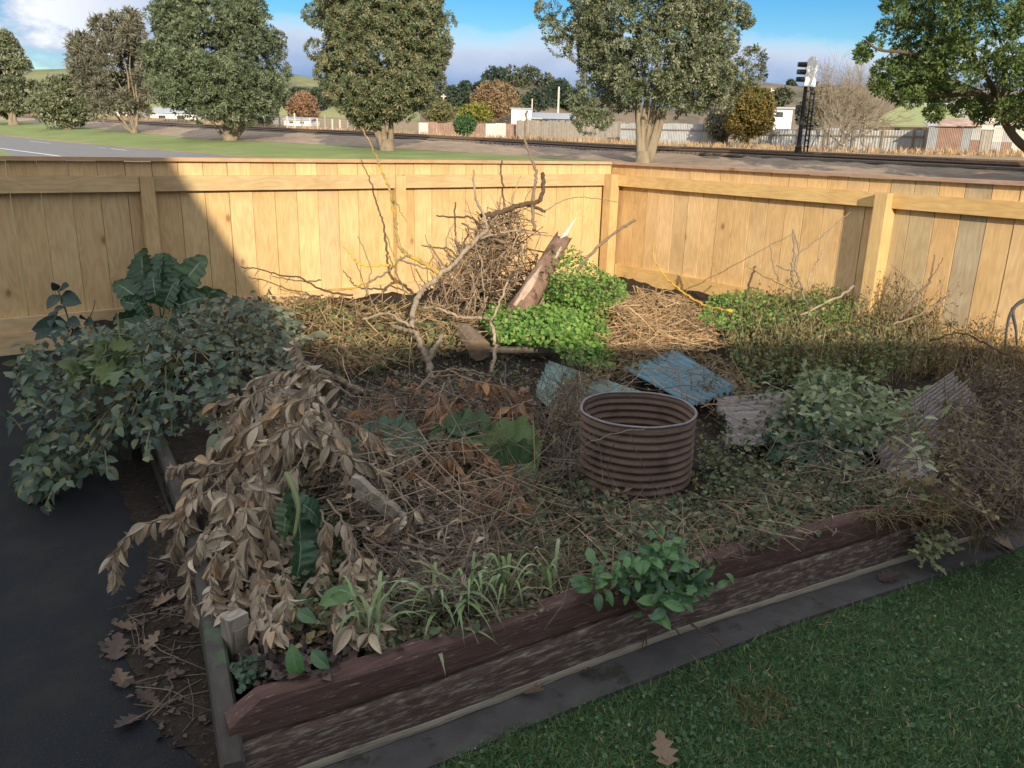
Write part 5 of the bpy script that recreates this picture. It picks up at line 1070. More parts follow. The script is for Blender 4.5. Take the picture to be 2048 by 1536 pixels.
for x0, y0, x1, y1 in [(120, 590, 92, 612), (122, 592, 158, 605), (130, 612, 108, 622), (112, 620, 96, 650), (135, 640, 158, 650), (140, 650, 60, 658), (110, 655, 68, 678), (142, 655, 100, 672), (145, 660, 165, 680), (116, 580, 105, 568), (120, 578, 135, 570), (172, 640, 160, 633), (172, 640, 184, 648)]:
    between('leaf', LM['rose'][RNG.integers(4)], t, D(x0, y0, dR), D(x1, y1, dR-.06), CAMB+UZ*.6+RNG.normal(0, .2, 3))
# ---- the chard against the fence
dC = 4.62; cb = D(315, 640, dC); t = thing('chard_plant', 'tall silverbeet plant with crinkled leaves against the shaded fence', 'chard', cb)
for i, (x0, y0, x1, y1, dd) in enumerate([(300, 600, 262, 496, 0), (318, 590, 320, 498, .03), (335, 590, 352, 502, .08), (345, 600, 403, 508, .0), (290, 610, 226, 552, -.05), (300, 615, 238, 600, -.08), (330, 610, 372, 560, -.08), (315, 612, 300, 545, -.1), (340, 620, 402, 588, -.1), (290, 630, 228, 645, -.12), (305, 635, 255, 680, -.2), (350, 625, 440, 590, -.05), (325, 620, 345, 560, -.12), (300, 640, 275, 600, -.15), (280, 650, 232, 655, -.2)]):
    between('leaf', LM['chard'][i % 5], t, D(x0, y0, dC+dd), D(x1, y1, dC+dd*1.6), CAMB+UZ*.3+RNG.normal(0, .3, 3))
stems(t, cb-UZ*.2, [D(x, y, dC) for x, y in ((300, 605), (318, 595), (340, 605), (292, 615), (330, 612))], .008, M['chard_lt'], 0)
# ---- dead leaf heap: each cut branch is a thing, each leaf a part
def lift(x, y, z, over=.055):
    """the point at a pixel and height, kept clear of the bed it lies on"""
    p = P(x, y, z)
    for _ in range(4):
        if p[0] > left_x(p[1]) and p[1] > front_y(p[0]):
            zb = float(bedz(p[0], p[1]))+over
            if p[2] < zb: p = P(x, y, zb)
    return p
def sprig(label, pts, n, Ln=.055, key='dead', droop=1.0, stem='bark', tip=5, spreadk=1., r=.0035, group='dead leafy branches on the heap'):
    n = int(n*1.35); W = np.array([lift(x, y, z) for x, y, z in pts]); L_ = smooth_line(W, 6, .002); t = thing('dead_branch', label, 'branch', L_[0], group)
    MB().tube(L_, np.linspace(r, r*.45, len(L_)), 5, cap=False).build('stem', M[stem], t, smooth=True); m = len(L_); ml = LM[key]
    for i in range(n+tip):
        k = min(1., .18+.82*((i+.5)/n)); j = min(m-2, int(k*(m-1))); c = L_[j]+(L_[j+1]-L_[j])*(k*(m-1)-j); tg = unit(L_[j+1]-L_[j]); sd = unit(np.cross(tg, UZ)+1e-4); s = 1 if i % 2 else -1
        d = unit(tg*RNG.uniform(.5, 1.1)+sd*s*RNG.uniform(.15, .75)*spreadk-UZ*droop*RNG.uniform(.3, 1.3)+RNG.normal(0, .16, 3))
        if i >= n: d = unit(tg+RNG.normal(0, .35, 3)-UZ*droop*.4); c = L_[-1]
        nn = unit(UZ*.6+CAMB*.6+RNG.normal(0, .5, 3)); l = Ln*RNG.uniform(.75, 1.2)
        R = frame(d[None], nn[None])[0]*l; place('leaf', ml[RNG.integers(len(ml))], t, Matrix(np.vstack([np.column_stack([R, c]), [0, 0, 0, 1]]).tolist()))
    return t
SP = [
 ('pale dead branch arching out over the path at the far left of the heap', [(345, 1035, .24), (300, 1045, .24), (260, 1068, .22), (232, 1105, .18), (228, 1150, .12)], 26, .056),
 ('dead branch drooping beside the left edging, below the arching one', [(400, 985, .27), (372, 1010, .25), (360, 1060, .21), (352, 1090, .17)], 22, .06),
 ('lowest tan dead branch hanging over the left edging board', [(420, 1060, .26), (398, 1085, .24), (378, 1140, .19), (384, 1205, .13)], 30, .056),
 ('grey dead branch hanging left of the torn green leaf', [(455, 960, .33), (457, 1000, .30), (460, 1050, .24), (452, 1090, .18)], 28, .058),
 ('grey dead branch directly left of the wilted green leaf', [(530, 980, .33), (536, 1030, .28), (538, 1080, .22), (525, 1130, .16)], 26, .056),
 ('dull grey dead branch dangling above the wooden peg', [(470, 1110, .23), (474, 1140, .21), (470, 1190, .16), (462, 1222, .13)], 18, .05),
 ('dark dead branch hanging in the hollow below the torn leaf', [(562, 1120, .22), (568, 1160, .2), (572, 1215, .16), (562, 1250, .13)], 24, .05),
 ('dark dead branch tucked behind the dangling one', [(510, 1120, .22), (518, 1160, .2), (520, 1210, .15), (515, 1240, .13)], 18, .05),
 ('rust-brown dead branch right of the torn leaf', [(640, 1020, .30), (655, 1060, .27), (648, 1105, .22), (635, 1155, .16)], 28, .052),
 ('long spined dead branch running down to the front grass', [(655, 1000, .32), (690, 1050, .29), (720, 1110, .24), (745, 1165, .19), (768, 1225, .14)], 36, .048),
 ('grey dead branch hanging at the right foot of the heap', [(700, 1120, .24), (708, 1170, .2), (712, 1220, .16), (700, 1258, .13)], 26, .054),
 ('second grey dead branch hanging at the right foot of the heap', [(735, 1150, .22), (742, 1190, .19), (750, 1235, .15), (742, 1265, .13)], 18, .05),
 ('dead branch pointing left at the upper left of the heap', [(520, 800, .40), (480, 795, .40), (450, 800, .38), (432, 815, .35)], 22, .07),
 ('dead branch with buff leaves along the top of the heap', [(660, 755, .44), (610, 742, .45), (560, 745, .44), (510, 760, .42)], 26, .068),
 ('dead branch cresting the heap with leaves on end', [(680, 770, .44), (640, 750, .47), (600, 720, .48), (590, 690, .48)], 18, .068),
 ('dead branch at the top right of the heap by the brown bough', [(700, 790, .42), (670, 770, .45), (640, 760, .45), (620, 775, .43)], 22, .068),
 ('dead branch spreading down the middle of the heap', [(640, 790, .45), (590, 805, .45), (545, 825, .42), (520, 850, .38)], 30, .07),
 ('dead branch falling from the heap centre toward the camera', [(620, 810, .44), (600, 850, .42), (575, 890, .37), (560, 925, .32)], 30, .068),
 ('dead branch on the right slope of the heap', [(650, 810, .43), (665, 850, .40), (660, 890, .36), (640, 920, .31)], 26, .066),
 ('dead branch fanned out on the left slope of the heap', [(560, 830, .42), (510, 855, .39), (470, 875, .36), (440, 890, .33)], 28, .068),
 ('dead branch lying left of centre, level with the border top', [(540, 880, .38), (490, 905, .35), (450, 920, .32), (420, 930, .29)], 26, .064),
 ('dead branch with bleached leaves reaching over the left edging', [(470, 925, .34), (420, 930, .31), (380, 925, .29), (350, 935, .26)], 22, .062),
 ('dead branch low in the middle with hanging buff pods of leaves', [(540, 905, .38), (520, 940, .34), (525, 970, .31), (540, 990, .29)], 24, .058),
 ('dead branch under the heap right of the buff leaves', [(610, 900, .36), (590, 940, .33), (560, 965, .30), (530, 975, .28)], 24, .06),
 ('bleached dead branch by the path above the arching one', [(440, 960, .31), (410, 985, .29), (380, 1005, .27), (350, 1030, .24)], 22, .058),
]
SP += [
 ('dead branch with long buff leaves at the very centre of the heap', [(600, 850, .46), (570, 860, .45), (540, 880, .42), (515, 905, .38)], 30, .068),
 ('dead branch leaning out over the bed on the right of the heap', [(640, 860, .43), (680, 880, .40), (700, 910, .36), (705, 945, .31)], 26, .062),
 ('dead branch hanging over the left edging beside the bleached one', [(450, 940, .33), (400, 960, .30), (375, 990, .27), (372, 1030, .23)], 26, .06),
 ('dead branch drooping in the middle of the front of the heap', [(500, 985, .34), (490, 1030, .30), (497, 1080, .25), (490, 1120, .20)], 28, .06),
 ('dead branch at the upper left shoulder of the heap', [(560, 770, .45), (520, 780, .44), (485, 815, .40), (465, 850, .36)], 28, .07),
 ('dead branch hanging behind the long spined one', [(690, 1080, .27), (700, 1120, .24), (690, 1170, .19), (680, 1220, .14)], 24, .055),
 ('dead branch low at the front between peg and hollow', [(540, 1170, .2), (530, 1205, .17), (540, 1240, .14), (550, 1262, .12)], 20, .05),
 ('dead branch tipping over the near end of the left edging', [(440, 1080, .25), (425, 1120, .22), (420, 1165, .18), (425, 1200, .15)], 26, .055),
]
for lab, pts, n, ln in SP: sprig(lab, pts, n, ln)
SPO = [
 ('rusty dead branch with hanging leaves beyond the fallen chard', [(925, 760, .33), (965, 765, .35), (1010, 778, .33), (1045, 792, .28)], 32, .062),
 ('rusty dead branch just above the dark crinkled leaf', [(890, 765, .33), (880, 790, .31), (868, 825, .27), (858, 850, .23)], 24, .062),
 ('rusty dead branch below the hoop-shaped branch', [(1065, 800, .30), (1030, 812, .31), (1000, 822, .29), (975, 840, .25)], 30, .06),
 ('orange-brown dead branch lying left of the dark crinkled leaf', [(810, 870, .27), (780, 875, .29), (740, 885, .28), (700, 905, .25)], 28, .055),
 ('brown dead spray in front of the pale crinkled leaf', [(880, 880, .27), (920, 885, .29), (960, 900, .27), (985, 925, .23)], 28, .055),
 ('brown dead spray hanging over the sawn branch', [(860, 905, .27), (890, 915, .28), (915, 935, .25), (930, 965, .21)], 28, .055),
 ('feathered dead sprig lying flat over the front weeds', [(1062, 1030, .19), (1010, 1033, .2), (955, 1058, .18), (915, 1100, .15)], 20, .05),
 ('brown dead spray left of the sawn branch', [(770, 905, .26), (800, 915, .27), (830, 935, .25), (850, 960, .22)], 26, .055),
 ('small rusty dead spray right of the long dead boughs', [(690, 880, .31), (720, 865, .33), (760, 862, .32), (790, 860, .28)], 24, .058),
]
for lab, pts, n, ln in SPO: sprig(lab, pts, n, ln, 'deado', droop=.9, group='rusty dead sprays in the middle of the bed')
SP2 = [
 ('dead spray bridging the heap and the split post', [(660, 900, .40), (700, 910, .38), (740, 930, .34), (765, 960, .29)], 26, .055, 'dead'),
 ('dead spray on the right shoulder of the heap above the split post', [(670, 840, .42), (710, 850, .40), (745, 870, .37), (770, 895, .33)], 26, .058, 'dead'),
 ('dead spray drooping below the split post', [(760, 1010, .26), (790, 1030, .25), (815, 1065, .22), (825, 1100, .18)], 24, .05, 'dead'),
 ('dead spray lying across the end of the split post', [(850, 1000, .24), (830, 1020, .26), (805, 1035, .26), (780, 1055, .24)], 22, .05, 'dead'),
 ('rusty spray standing just left of the pale midribbed leaf', [(720, 800, .30), (715, 825, .31), (700, 850, .29), (685, 870, .26)], 24, .055, 'deado'),
 ('rusty spray under the brown bough near the stump', [(800, 800, .28), (770, 815, .30), (745, 830, .29), (730, 850, .26)], 26, .055, 'deado'),
 ('brown spray reaching down from the arching grey twigs', [(920, 790, .33), (900, 815, .31), (895, 845, .27), (900, 870, .24)], 26, .055, 'deado'),
 ('brown spray right of the sawn branch', [(990, 950, .24), (1015, 960, .25), (1035, 985, .22), (1042, 1010, .19)], 22, .048, 'deado'),
 ('brown spray just above the feathered dead sprig', [(1030, 985, .22), (1000, 990, .23), (970, 1000, .22), (945, 1020, .19)], 24, .048, 'deado'),
 ('tan spray between the split post and the crinkled leaves', [(850, 900, .28), (815, 910, .30), (780, 925, .29), (755, 945, .26)], 26, .052, 'dead'),
 ('tan spray at the foot of the dark twig tangle', [(820, 1120, .24), (850, 1130, .24), (880, 1150, .21), (895, 1180, .18)], 20, .048, 'dead'),
]
for lab, pts, n, ln, key in SP2: sprig(lab, pts, n, ln, key, droop=.95, group='dead sprays between the heap and the ring')
def hz(x, y): return .15+.27*math.exp(-((x-600)/130)**2-((y-810)/110)**2)+.12*math.exp(-((x-480)/110)**2-((y-1020)/120)**2)
q = in_poly([(450, 800), (560, 750), (680, 770), (690, 900), (660, 1000), (740, 1200), (600, 1240), (480, 1200), (420, 1080), (430, 930)], 1500)
pts = np.array([P(x, y, hz(x, y)-.015-abs(RNG.normal(0, .03))) for x, y in q]); n = len(pts); d = unit(RNG.normal(0, 1, (n, 3))*np.array([1, 1, .4])-UZ*.4-np.array([.1, .4, 0]))
tpl = (np.array([(0, 0, 0), (.2, .45, .12), (0, .5, 0), (-.2, .45, .12), (0, 1, -.15)]), [(0, 1, 2), (0, 2, 3), (1, 4, 2), (2, 4, 3)])
batch('dead_leaf_heap', tpl, pts, frame(d, UZ*.6+CAMB*.5+RNG.normal(0, .4, (n, 3))), RNG.uniform(.045, .07, n), RNG.random(n), M['deadleaf'], kind='stuff', label='dead brown leaves deep in the heap', cat='leaf heap')
# ---- wilted and fallen chard leaves
def bigleaf(label, me, a, b, nrm, name='fallen_leaf', cat='leaf'):
    o = between(name, me, None, a, b, nrm); return tag(o, label, cat)
bigleaf('torn wilted chard leaf hanging between dead branches', LM['chard'][0], P(578, 975, .345), P(628, 1092, .24), CAMB*.5+UZ*.4+np.array([.7, 0, 0]))
bigleaf('left flap of the torn wilted chard leaf', LM['chard'][3], P(582, 990, .34), P(556, 1075, .25), CAMB*.7+UZ*.3+np.array([-.7, 0, 0]))
bigleaf('crumpled right flap of the torn wilted chard leaf', LM['chard'][4], P(598, 1005, .34), P(662, 1040, .27), CAMB*.6+UZ*.8)
bigleaf('lower half of wilted chard leaf hanging under the torn one', LM['chard'][1], P(598, 1070, .27), P(612, 1178, .165), CAMB*.6+np.array([.6, 0, .2]))
tag(MB().tube(smooth_line([P(573, 948, .40), P(590, 985, .38), P(597, 1020, .35), P(588, 1075, .29)], 5), np.linspace(.009, .004, 16), 6).build('leaf_stalk', M['vari'], smooth=True), 'thick white stalk lying over the torn chard leaf', 'stalk')
bigleaf('dark crinkled chard leaf lying in the middle of the bed', LM['chard'][2], G(1000, 872, .12), G(855, 845, .16), UZ*.8+CAMB*.8)
bigleaf('upright dark crinkled chard leaf behind the flat one', LM['chard'][3], G(930, 880, .12), G(925, 812, .16), CAMB+UZ*.5)
bigleaf('pale midribbed chard leaf left of the dark crinkled leaf', LM['chard'][4], G(860, 880, .13), G(700, 855, .17), UZ+CAMB*.5)
bigleaf('light green puckered chard leaf right of the dark one', LM['chardl'][0], G(1080, 905, .11), G(960, 890, .12), UZ*.6+CAMB)
bigleaf('blue-green folded chard leaf below the light green one', LM['chard'][1], G(1080, 928, .08), G(965, 932, .08), UZ*.6+CAMB)
bigleaf('small green leaf leaning above the front grass', LM['beet'][0], G(632, 1215, .07), G(690, 1175, .12), UZ+CAMB)
bigleaf('bent green leaf left of the small leaning one', LM['beet'][1], G(640, 1250, .06), G(592, 1218, .09), UZ+CAMB)
bigleaf('round green leaf with slug holes inside the near corner', LM['beet'][2], G(582, 1278, .06), G(590, 1352, .03), UZ*.5+CAMB)
bigleaf('second slug-eaten leaf against the front edging', LM['beet'][3], G(665, 1340, .03), G(622, 1308, .06), UZ*.6+CAMB)
bigleaf('curled rust-brown leaf among the front twigs', LM['tan'][0], G(950, 1165, .0), G(1000, 1160, .03), UZ)
# ---- beet plant over the front edging
bc = P(1285, 1175, .2); t = thing('beet_plant', 'glossy green leafy plant growing over the front edging', 'plant', bc)
for i, (cx, cy, n, ln) in enumerate([(1310, 1105, 22, .068), (1345, 1140, 18, .066), (1235, 1140, 10, .06), (1385, 1165, 12, .056), (1300, 1175, 14, .062), (1270, 1140, 8, .055), (1340, 1195, 14, .062), (1185, 1150, 6, .07), (1360, 1115, 6, .055), (1330, 1085, 8, .05), (1405, 1150, 6, .05)]):
    c = lift(cx, cy+10, .20, .085) if cy < 1180 else P(cx, cy+8, .225)
    for k in range(int(n*2.1)):
        a = RNG.uniform(0, 2*math.pi); d = unit(np.array([math.cos(a)*.8, math.sin(a)*.7-.35, RNG.uniform(-.35, .9)])); s = c+RNG.normal(0, .017, 3); between('leaf', LM['beet'][RNG.integers(4)], t, s, s+d*ln*.66*RNG.uniform(.55, 1.2), UZ*.7+CAMB*.5+RNG.normal(0, .35, 3))
stems(t, P(1285, 1185, .19), [P(x, y, .21) for x, y in ((1310, 1140), (1240, 1165), (1345, 1170), (1385, 1185), (1200, 1175), (1220, 1150))], .005, M['bark'], .0)
b = MB()
for x0, y0, z0, x1, y1, z1 in [(1255, 1165, .17, 1305, 1235, .1), (1320, 1240, .10, 1365, 1272, .05), (1380, 1245, .1, 1445, 1292, .03), (1290, 1215, .12, 1290, 1300, .03), (1276, 1210, .12, 1284, 1305, .03), (1262, 1200, .13, 1278, 1285, .04)]: b.tube(smooth_line([P(x0, y0, z0), P((x0+x1)/2+5, (y0+y1)/2, (z0+z1)/2), P(x1, y1, z1)], 4, .002), np.linspace(.0035, .0012, 9), 4)
b.build('root', M['bark_dark'], t)
# ---- silvery lobed plant on the right
pg = [(1525, 850), (1580, 780), (1605, 735), (1690, 745), (1800, 790), (1855, 840), (1855, 910), (1760, 885), (1700, 930), (1610, 945), (1545, 900)]
q = in_poly(pg, 1500); pts = np.array([P(x, y, .17+.20*math.exp(-((x-1680)/130)**2-((y-800)/80)**2)*RNG.uniform(.5, 1)) for x, y in q]); t = thing('silvery_plant', 'silvery green lobed-leaf plant leaning over the grey sheets', 'plant', G(1680, 880))
mk = (q[:, 0]-1560)/260-(q[:, 1]-840)/140+RNG.normal(0, .35, len(q)) > .0
mass(t, pts[mk], RNG.uniform(.024, .054, mk.sum()), LM['artem'], M['artem'], 210, out=np.array([.2, -.5, .1]), droop=.2, face=.6)
mass(t, pts[~mk], RNG.uniform(.03, .055, (~mk).sum()), LM['artd'], M['artem_dark'], 90, out=np.array([-.2, -.5, 0]), droop=.3, face=.6); stems(t, G(1680, 870), pts[::12], .004, M['olive'], .04)
for (x0, y0, x1, y1) in [(1620, 770, 1600, 725), (1690, 770, 1745, 760), (1740, 800, 1835, 780), (1780, 830, 1845, 780), (1760, 850, 1880, 830), (1800, 860, 1860, 900), (1590, 800, 1540, 770), (1700, 780, 1700, 740), (1650, 770, 1650, 745), (1800, 880, 1850, 930)]:
    a, c = P(x0, y0, .34), P(x1, y1, .34); MB().tube([a, (a+c)/2+UZ*.01, c], [.003, .002, .001], 4).build('stem', M['artem'], t)
    for k in np.linspace(.2, 1, 7):
        p = a+(c-a)*k; between('leaf', LM['artem'][RNG.integers(5)], t, p, p+unit(unit(c-a)*.7+rand_dirs(1)[0]*.8)*.045, UZ+CAMB*.6+RNG.normal(0, .3, 3))
# ---- pale clump on the edging, right
pc = P(1862, 1085, .12); t = thing('pale_clump', 'pale variegated leafy clump hanging on the front edging', 'plant', pc)
pts = pc+RNG.normal(0, 1, (130, 3))*np.array([.045, .02, .032]); mass(t, pts, RNG.uniform(.018, .034, 130), LM['vari'], M['vari'], 60, out=np.array([0, -.6, 0]), droop=.3)
# ================================================================ low cover of the bed
LEAF2 = (np.array([(0, 0, 0), (.36, .5, .1), (0, 1, -.08), (-.36, .5, .1)]), [(0, 1, 2), (0, 2, 3)])
ROUND = (np.array([(0, 0, 0), (.42, .25, .06), (.40, .72, .05), (0, 1, 0), (-.40, .72, .05), (-.42, .25, .06)]), [(0, 1, 2, 3), (0, 3, 4, 5)])
def cover(name, label, cat, poly, n, zr, ln, m, tpl=LEAF2, up=.7, wsc=1., zf=None):
    q = in_poly(poly, n); pts = np.array([G(x, y, (zf(x, y) if zf else RNG.uniform(*zr))) for x, y in q]); pts[:, 1] = np.minimum(pts[:, 1], FY-.07); pts[:, 0] = np.minimum(pts[:, 0], FX-.06)
    d = unit(RNG.normal(0, 1, (n, 3))*np.array([1, 1, .6])); nn = UZ*up+CAMB*.35+RNG.normal(0, .5, (n, 3)); R = frame(d, nn); R[:, :, 0] *= wsc
    return batch(name, tpl, pts, R, RNG.uniform(*ln, n), RNG.random(n), M[m], None, 'stuff', label, cat)
FRONT = [(700, 1265), (880, 1150), (1000, 1020), (1150, 890), (1160, 980), (1270, 1010), (1385, 985), (1400, 880), (1560, 900), (1750, 920), (1960, 990), (1700, 1045), (1500, 1102), (1160, 1208), (900, 1270), (740, 1310)]
cover('ground_cover', 'low mixed weeds along the front of the bed', 'weeds', FRONT, 9500, (.0, .04), (.007, .020), 'weeds', ROUND)
cover('ground_cover', 'dry leaf bits among the front weeds', 'weeds', FRONT, 2200, (.0, .04), (.008, .022), 'dryweed', LEAF2, wsc=.7)
cover('ground_cover', 'larger round-leaved weeds in the front of the bed', 'weeds', FRONT, 170, (.02, .06), (.020, .030), 'weeds', ROUND)
cover('ground_cover', 'scattered weeds and dead leaves in the middle of the bed', 'weeds', [(560, 900), (640, 740), (900, 700), (1150, 740), (1160, 900), (1000, 1020), (880, 1150), (700, 1250), (560, 1250)], 3600, (0, .06), (.010, .03), 'weeds')
cover('dry_litter', 'dry brown litter over the bed', 'leaf litter', [(560, 1300), (480, 1250), (420, 1000), (560, 720), (480, 620), (900, 600), (1300, 600), (1800, 640), (2048, 730), (2048, 980), (1500, 1100), (900, 1280)], 6000, (0, .02), (.012, .035), 'dryweed')
pw = lambda x, y: .02+.12*math.exp(-((x-1090)/110)**2-((y-640)/60)**2)+RNG.uniform(0, .06)
cover('bright_weeds', 'bright green nettle-like weeds below the splintered log', 'weeds', [(965, 640), (985, 600), (1060, 600), (1150, 590), (1235, 600), (1210, 650), (1225, 700), (1225, 740), (1140, 725), (1100, 690), (990, 685)], 6500, (0, .1), (.012, .030), 'nettle', ROUND, zf=pw)
cover('bright_weeds', 'bright green weeds climbing the right side of the brush pile', 'weeds', [(1085, 590), (1110, 500), (1145, 490), (1190, 530), (1250, 565), (1255, 600), (1200, 615), (1120, 620)], 2400, (0, .1), (.014, .032), 'nettle', LEAF2, zf=lambda x, y: np.interp(y, [490, 620], [.36, .08])+RNG.uniform(-.06, .03))
cover('bright_weeds', 'green weeds at the foot of the right fence beside the yellow stick', 'weeds', [(1400, 640), (1420, 590), (1520, 580), (1560, 600), (1660, 570), (1720, 600), (1700, 640), (1540, 650), (1460, 660)], 3000, (0, .22), (.016, .034), 'nettle', LEAF2)
cover('bright_weeds', 'small green weeds in the dry tangle on the left', 'weeds', [(580, 600), (640, 590), (720, 640), (900, 640), (960, 690), (860, 700), (740, 740), (700, 690)], 500, (0, .09), (.025, .045), 'mallow', ROUND)
cover('dry_weeds', 'dry yellow-brown tangle of weeds at the foot of the back fence', 'weeds', [(500, 600), (560, 585), (720, 600), (960, 620), (960, 690), (830, 720), (680, 740), (620, 700), (560, 650)], 3400, (0, .12), (.018, .045), 'dryweed', LEAF2, wsc=.6)
def S_(poly, z0, z1):
    buf = []
    def f():
        if not buf: buf.extend(list(in_poly(poly, 200)))
        x, y = buf.pop(); p = G(x, y, RNG.uniform(z0, z1)); p[1] = min(p[1], FY-.1); p[0] = min(p[0], FX-.1); return p
    return f
twigs('dry_stems', 700, S_([(490, 600), (560, 585), (720, 600), (960, 620), (960, 690), (830, 720), (680, 750), (600, 700)], .0, .12), (.06, .22), (.001, .003), 'straw', 'dry stems tangled at the foot of the back fence', 'stems', flat=.8)
twigs('straw_heap', 1500, S_([(1195, 660), (1225, 610), (1280, 585), (1340, 590), (1430, 630), (1425, 690), (1330, 705), (1230, 705)], .0, .11), (.05, .3), (.001, .0042), 'straw', 'tangled heap of dry straw-coloured stalks below the fence corner', 'straw heap', flat=.3, bend=.2)
tag(MB().obox(G(1205, 640, .06), (.045, -.02, .01), (.012, .03, .008), (0, 0, .004)).build('white_scrap', M['white']), 'small white scrap beside the straw heap', 'scrap')
tag(MB().obox(G(800, 945, .05), (.02, -.008, .01), (.006, .014, .01), (0, 0, .003)).build('white_scrap', M['white']), 'tiny pale scrap on the sawn branch leaves', 'scrap')
twigs('twig_heap', 1100, S_([(630, 890), (700, 880), (860, 970), (970, 1050), (980, 1150), (900, 1210), (800, 1190), (740, 1080), (680, 990)], .0, .10), (.06, .24), (.0006, .0022), 'twig_dark', 'dark tangle of fine twigs in front of the split post', 'twig heap', flat=.5, bend=.2, dirbias=np.array([.5, -.6, -.1]))
twigs('twig_heap', 330, S_([(640, 820), (760, 780), (960, 760), (1060, 820), (1000, 900), (800, 900)], .02, .16), (.1, .35), (.0008, .0028), 'twig_dark', 'dull twigs scattered behind the crinkled leaves', 'twig heap', flat=.4)
twigs('dead_stems', 1300, S_([(980, 900), (1140, 800), (1150, 1000), (1400, 1000), (1600, 920), (1950, 980), (1500, 1090), (1000, 1230), (850, 1200)], .0, .07), (.04, .18), (.0007, .0017), 'twig', 'thin dead stems among the front weeds', 'stems', flat=.4)
twigs('dead_stems', 260, S_([(1080, 760), (1150, 720), (1180, 820), (1150, 960), (1090, 900)], .02, .22), (.1, .25), (.0008, .002), 'twig_dark', 'dark dry stems standing left of the rusty ring', 'stems', flat=1.6)
cover('dead_undergrowth', 'dead leaves and weeds around the edges of the iron sheets', 'undergrowth', [(1190, 715), (1350, 690), (1450, 715), (1510, 770), (1480, 800), (1440, 745), (1350, 712), (1250, 745), (1180, 770), (1150, 850), (1100, 860), (1110, 780)], 1500, (.02, .10), (.012, .032), 'dryweed', LEAF2)
twigs('dead_stems', 420, S_([(1190, 720), (1350, 695), (1460, 720), (1520, 780), (1460, 830), (1400, 810), (1290, 760), (1150, 880), (1090, 830)], .02, .14), (.06, .22), (.0008, .0022), 'twig', 'dry stems lying over the iron sheets', 'stems', flat=.5)
twigs('dead_stems', 700, S_([(560, 900), (700, 760), (1000, 720), (1140, 760), (1150, 900), (1000, 1010), (780, 900)], .0, .09), (.05, .2), (.0008, .0024), 'twig_dark', 'dark broken stems between the heap and the ring', 'stems', flat=.6, bend=.2)
cover('dry_litter', 'rusty leaf litter between the heap and the ring', 'leaf litter', [(690, 880), (780, 760), (1060, 770), (1080, 860), (1000, 1010), (800, 960)], 900, (0, .08), (.02, .05), 'deadleaf_o', LEAF2, wsc=.8)
twigs('thick_twigs', 60, S_([(640, 900), (720, 890), (960, 1060), (960, 1150), (860, 1190), (740, 1080)], .02, .10), (.10, .30), (.0025, .006), 'bark', 'thicker grey twigs through the dark tangle', 'twigs', flat=.4, sides=5, dirbias=np.array([.5, -.6, -.1]))
cover('dry_litter', 'curled brown leaves caught in the dark twig tangle', 'leaf litter', [(640, 900), (720, 880), (970, 1050), (980, 1150), (900, 1210), (800, 1190), (680, 1000)], 420, (.01, .10), (.018, .045), 'deadleaf', LEAF2, wsc=.7)
cover('bright_weeds', 'green leafy weeds through the dry weeds on the right', 'weeds', [(1450, 690), (1500, 630), (1620, 620), (1740, 640), (1850, 690), (1760, 770), (1500, 770)], 1300, (.05, .24), (.016, .032), 'mallow', LEAF2, wsc=.8)
cover('low_green', 'small green plants around the rusty ring', 'weeds', [(1080, 930), (1170, 900), (1180, 980), (1280, 1015), (1400, 985), (1480, 930), (1700, 960), (1750, 1000), (1500, 1080), (1250, 1080), (1100, 1010)], 1300, (.02, .065), (.010, .024), 'weeds', ROUND)
cover('dead_undergrowth', 'weeds growing through the broken grey sheets', 'undergrowth', [(1430, 800), (1480, 780), (1600, 790), (1560, 880), (1500, 900), (1440, 890)], 320, (.05, .12), (.012, .03), 'weeds', LEAF2)
twigs('dead_stems', 260, S_([(1430, 800), (1600, 780), (1700, 880), (1900, 760), (1960, 830), (1820, 980), (1700, 930), (1450, 900)], .04, .16), (.06, .2), (.0008, .002), 'twig_dark', 'dead stems lying over the grey sheets', 'stems', flat=.6)
cover('dead_undergrowth', 'dead leaves over the long grey sheet', 'undergrowth', [(1760, 850), (1890, 760), (1970, 820), (1960, 900), (1840, 980), (1780, 960)], 380, (.06, .14), (.012, .03), 'dryweed', LEAF2)
# loose shoots standing out of the left shrubs
shoots = [(60, 800, 25, 745), (45, 860, 15, 830), (80, 940, 40, 985), (150, 700, 130, 655), (240, 680, 235, 625), (330, 670, 345, 615), (400, 640, 420, 585), (480, 630, 500, 585), (560, 650, 590, 605), (590, 690, 640, 660), (300, 860, 290, 915), (120, 960, 90, 1010), (210, 900, 215, 950), (430, 830, 440, 880), (70, 720, 45, 690), (520, 620, 545, 590)]
for i, (x0, y0, x1, y1) in enumerate(shoots):
    par = bpy.data.objects['grey_shrub' if x0 > 390 else 'sprawling_shrub']; key = 'grey' if x0 > 390 else 'shrub'; z = (float(zA(y0))+.03) if x0 <= 390 else .42
    a, c = P(x0, y0, max(.05, z-.05)), P(x1, y1, max(.03, z)); mb = MB(); mb.tube([a, (a+c)/2+UZ*.01, c], [.0028, .002, .001], 4); mb.build('stem', M['olive'], par)
    for k in np.linspace(.25, 1, 8):
        p = a+(c-a)*k; between('leaf', LM[key][RNG.integers(4)], par, p, p+unit(unit(c-a)*.6+rand_dirs(1)[0]*.7-UZ*.35)*RNG.uniform(.03, .06), UZ*.6+CAMB*.6+RNG.normal(0, .3, 3))
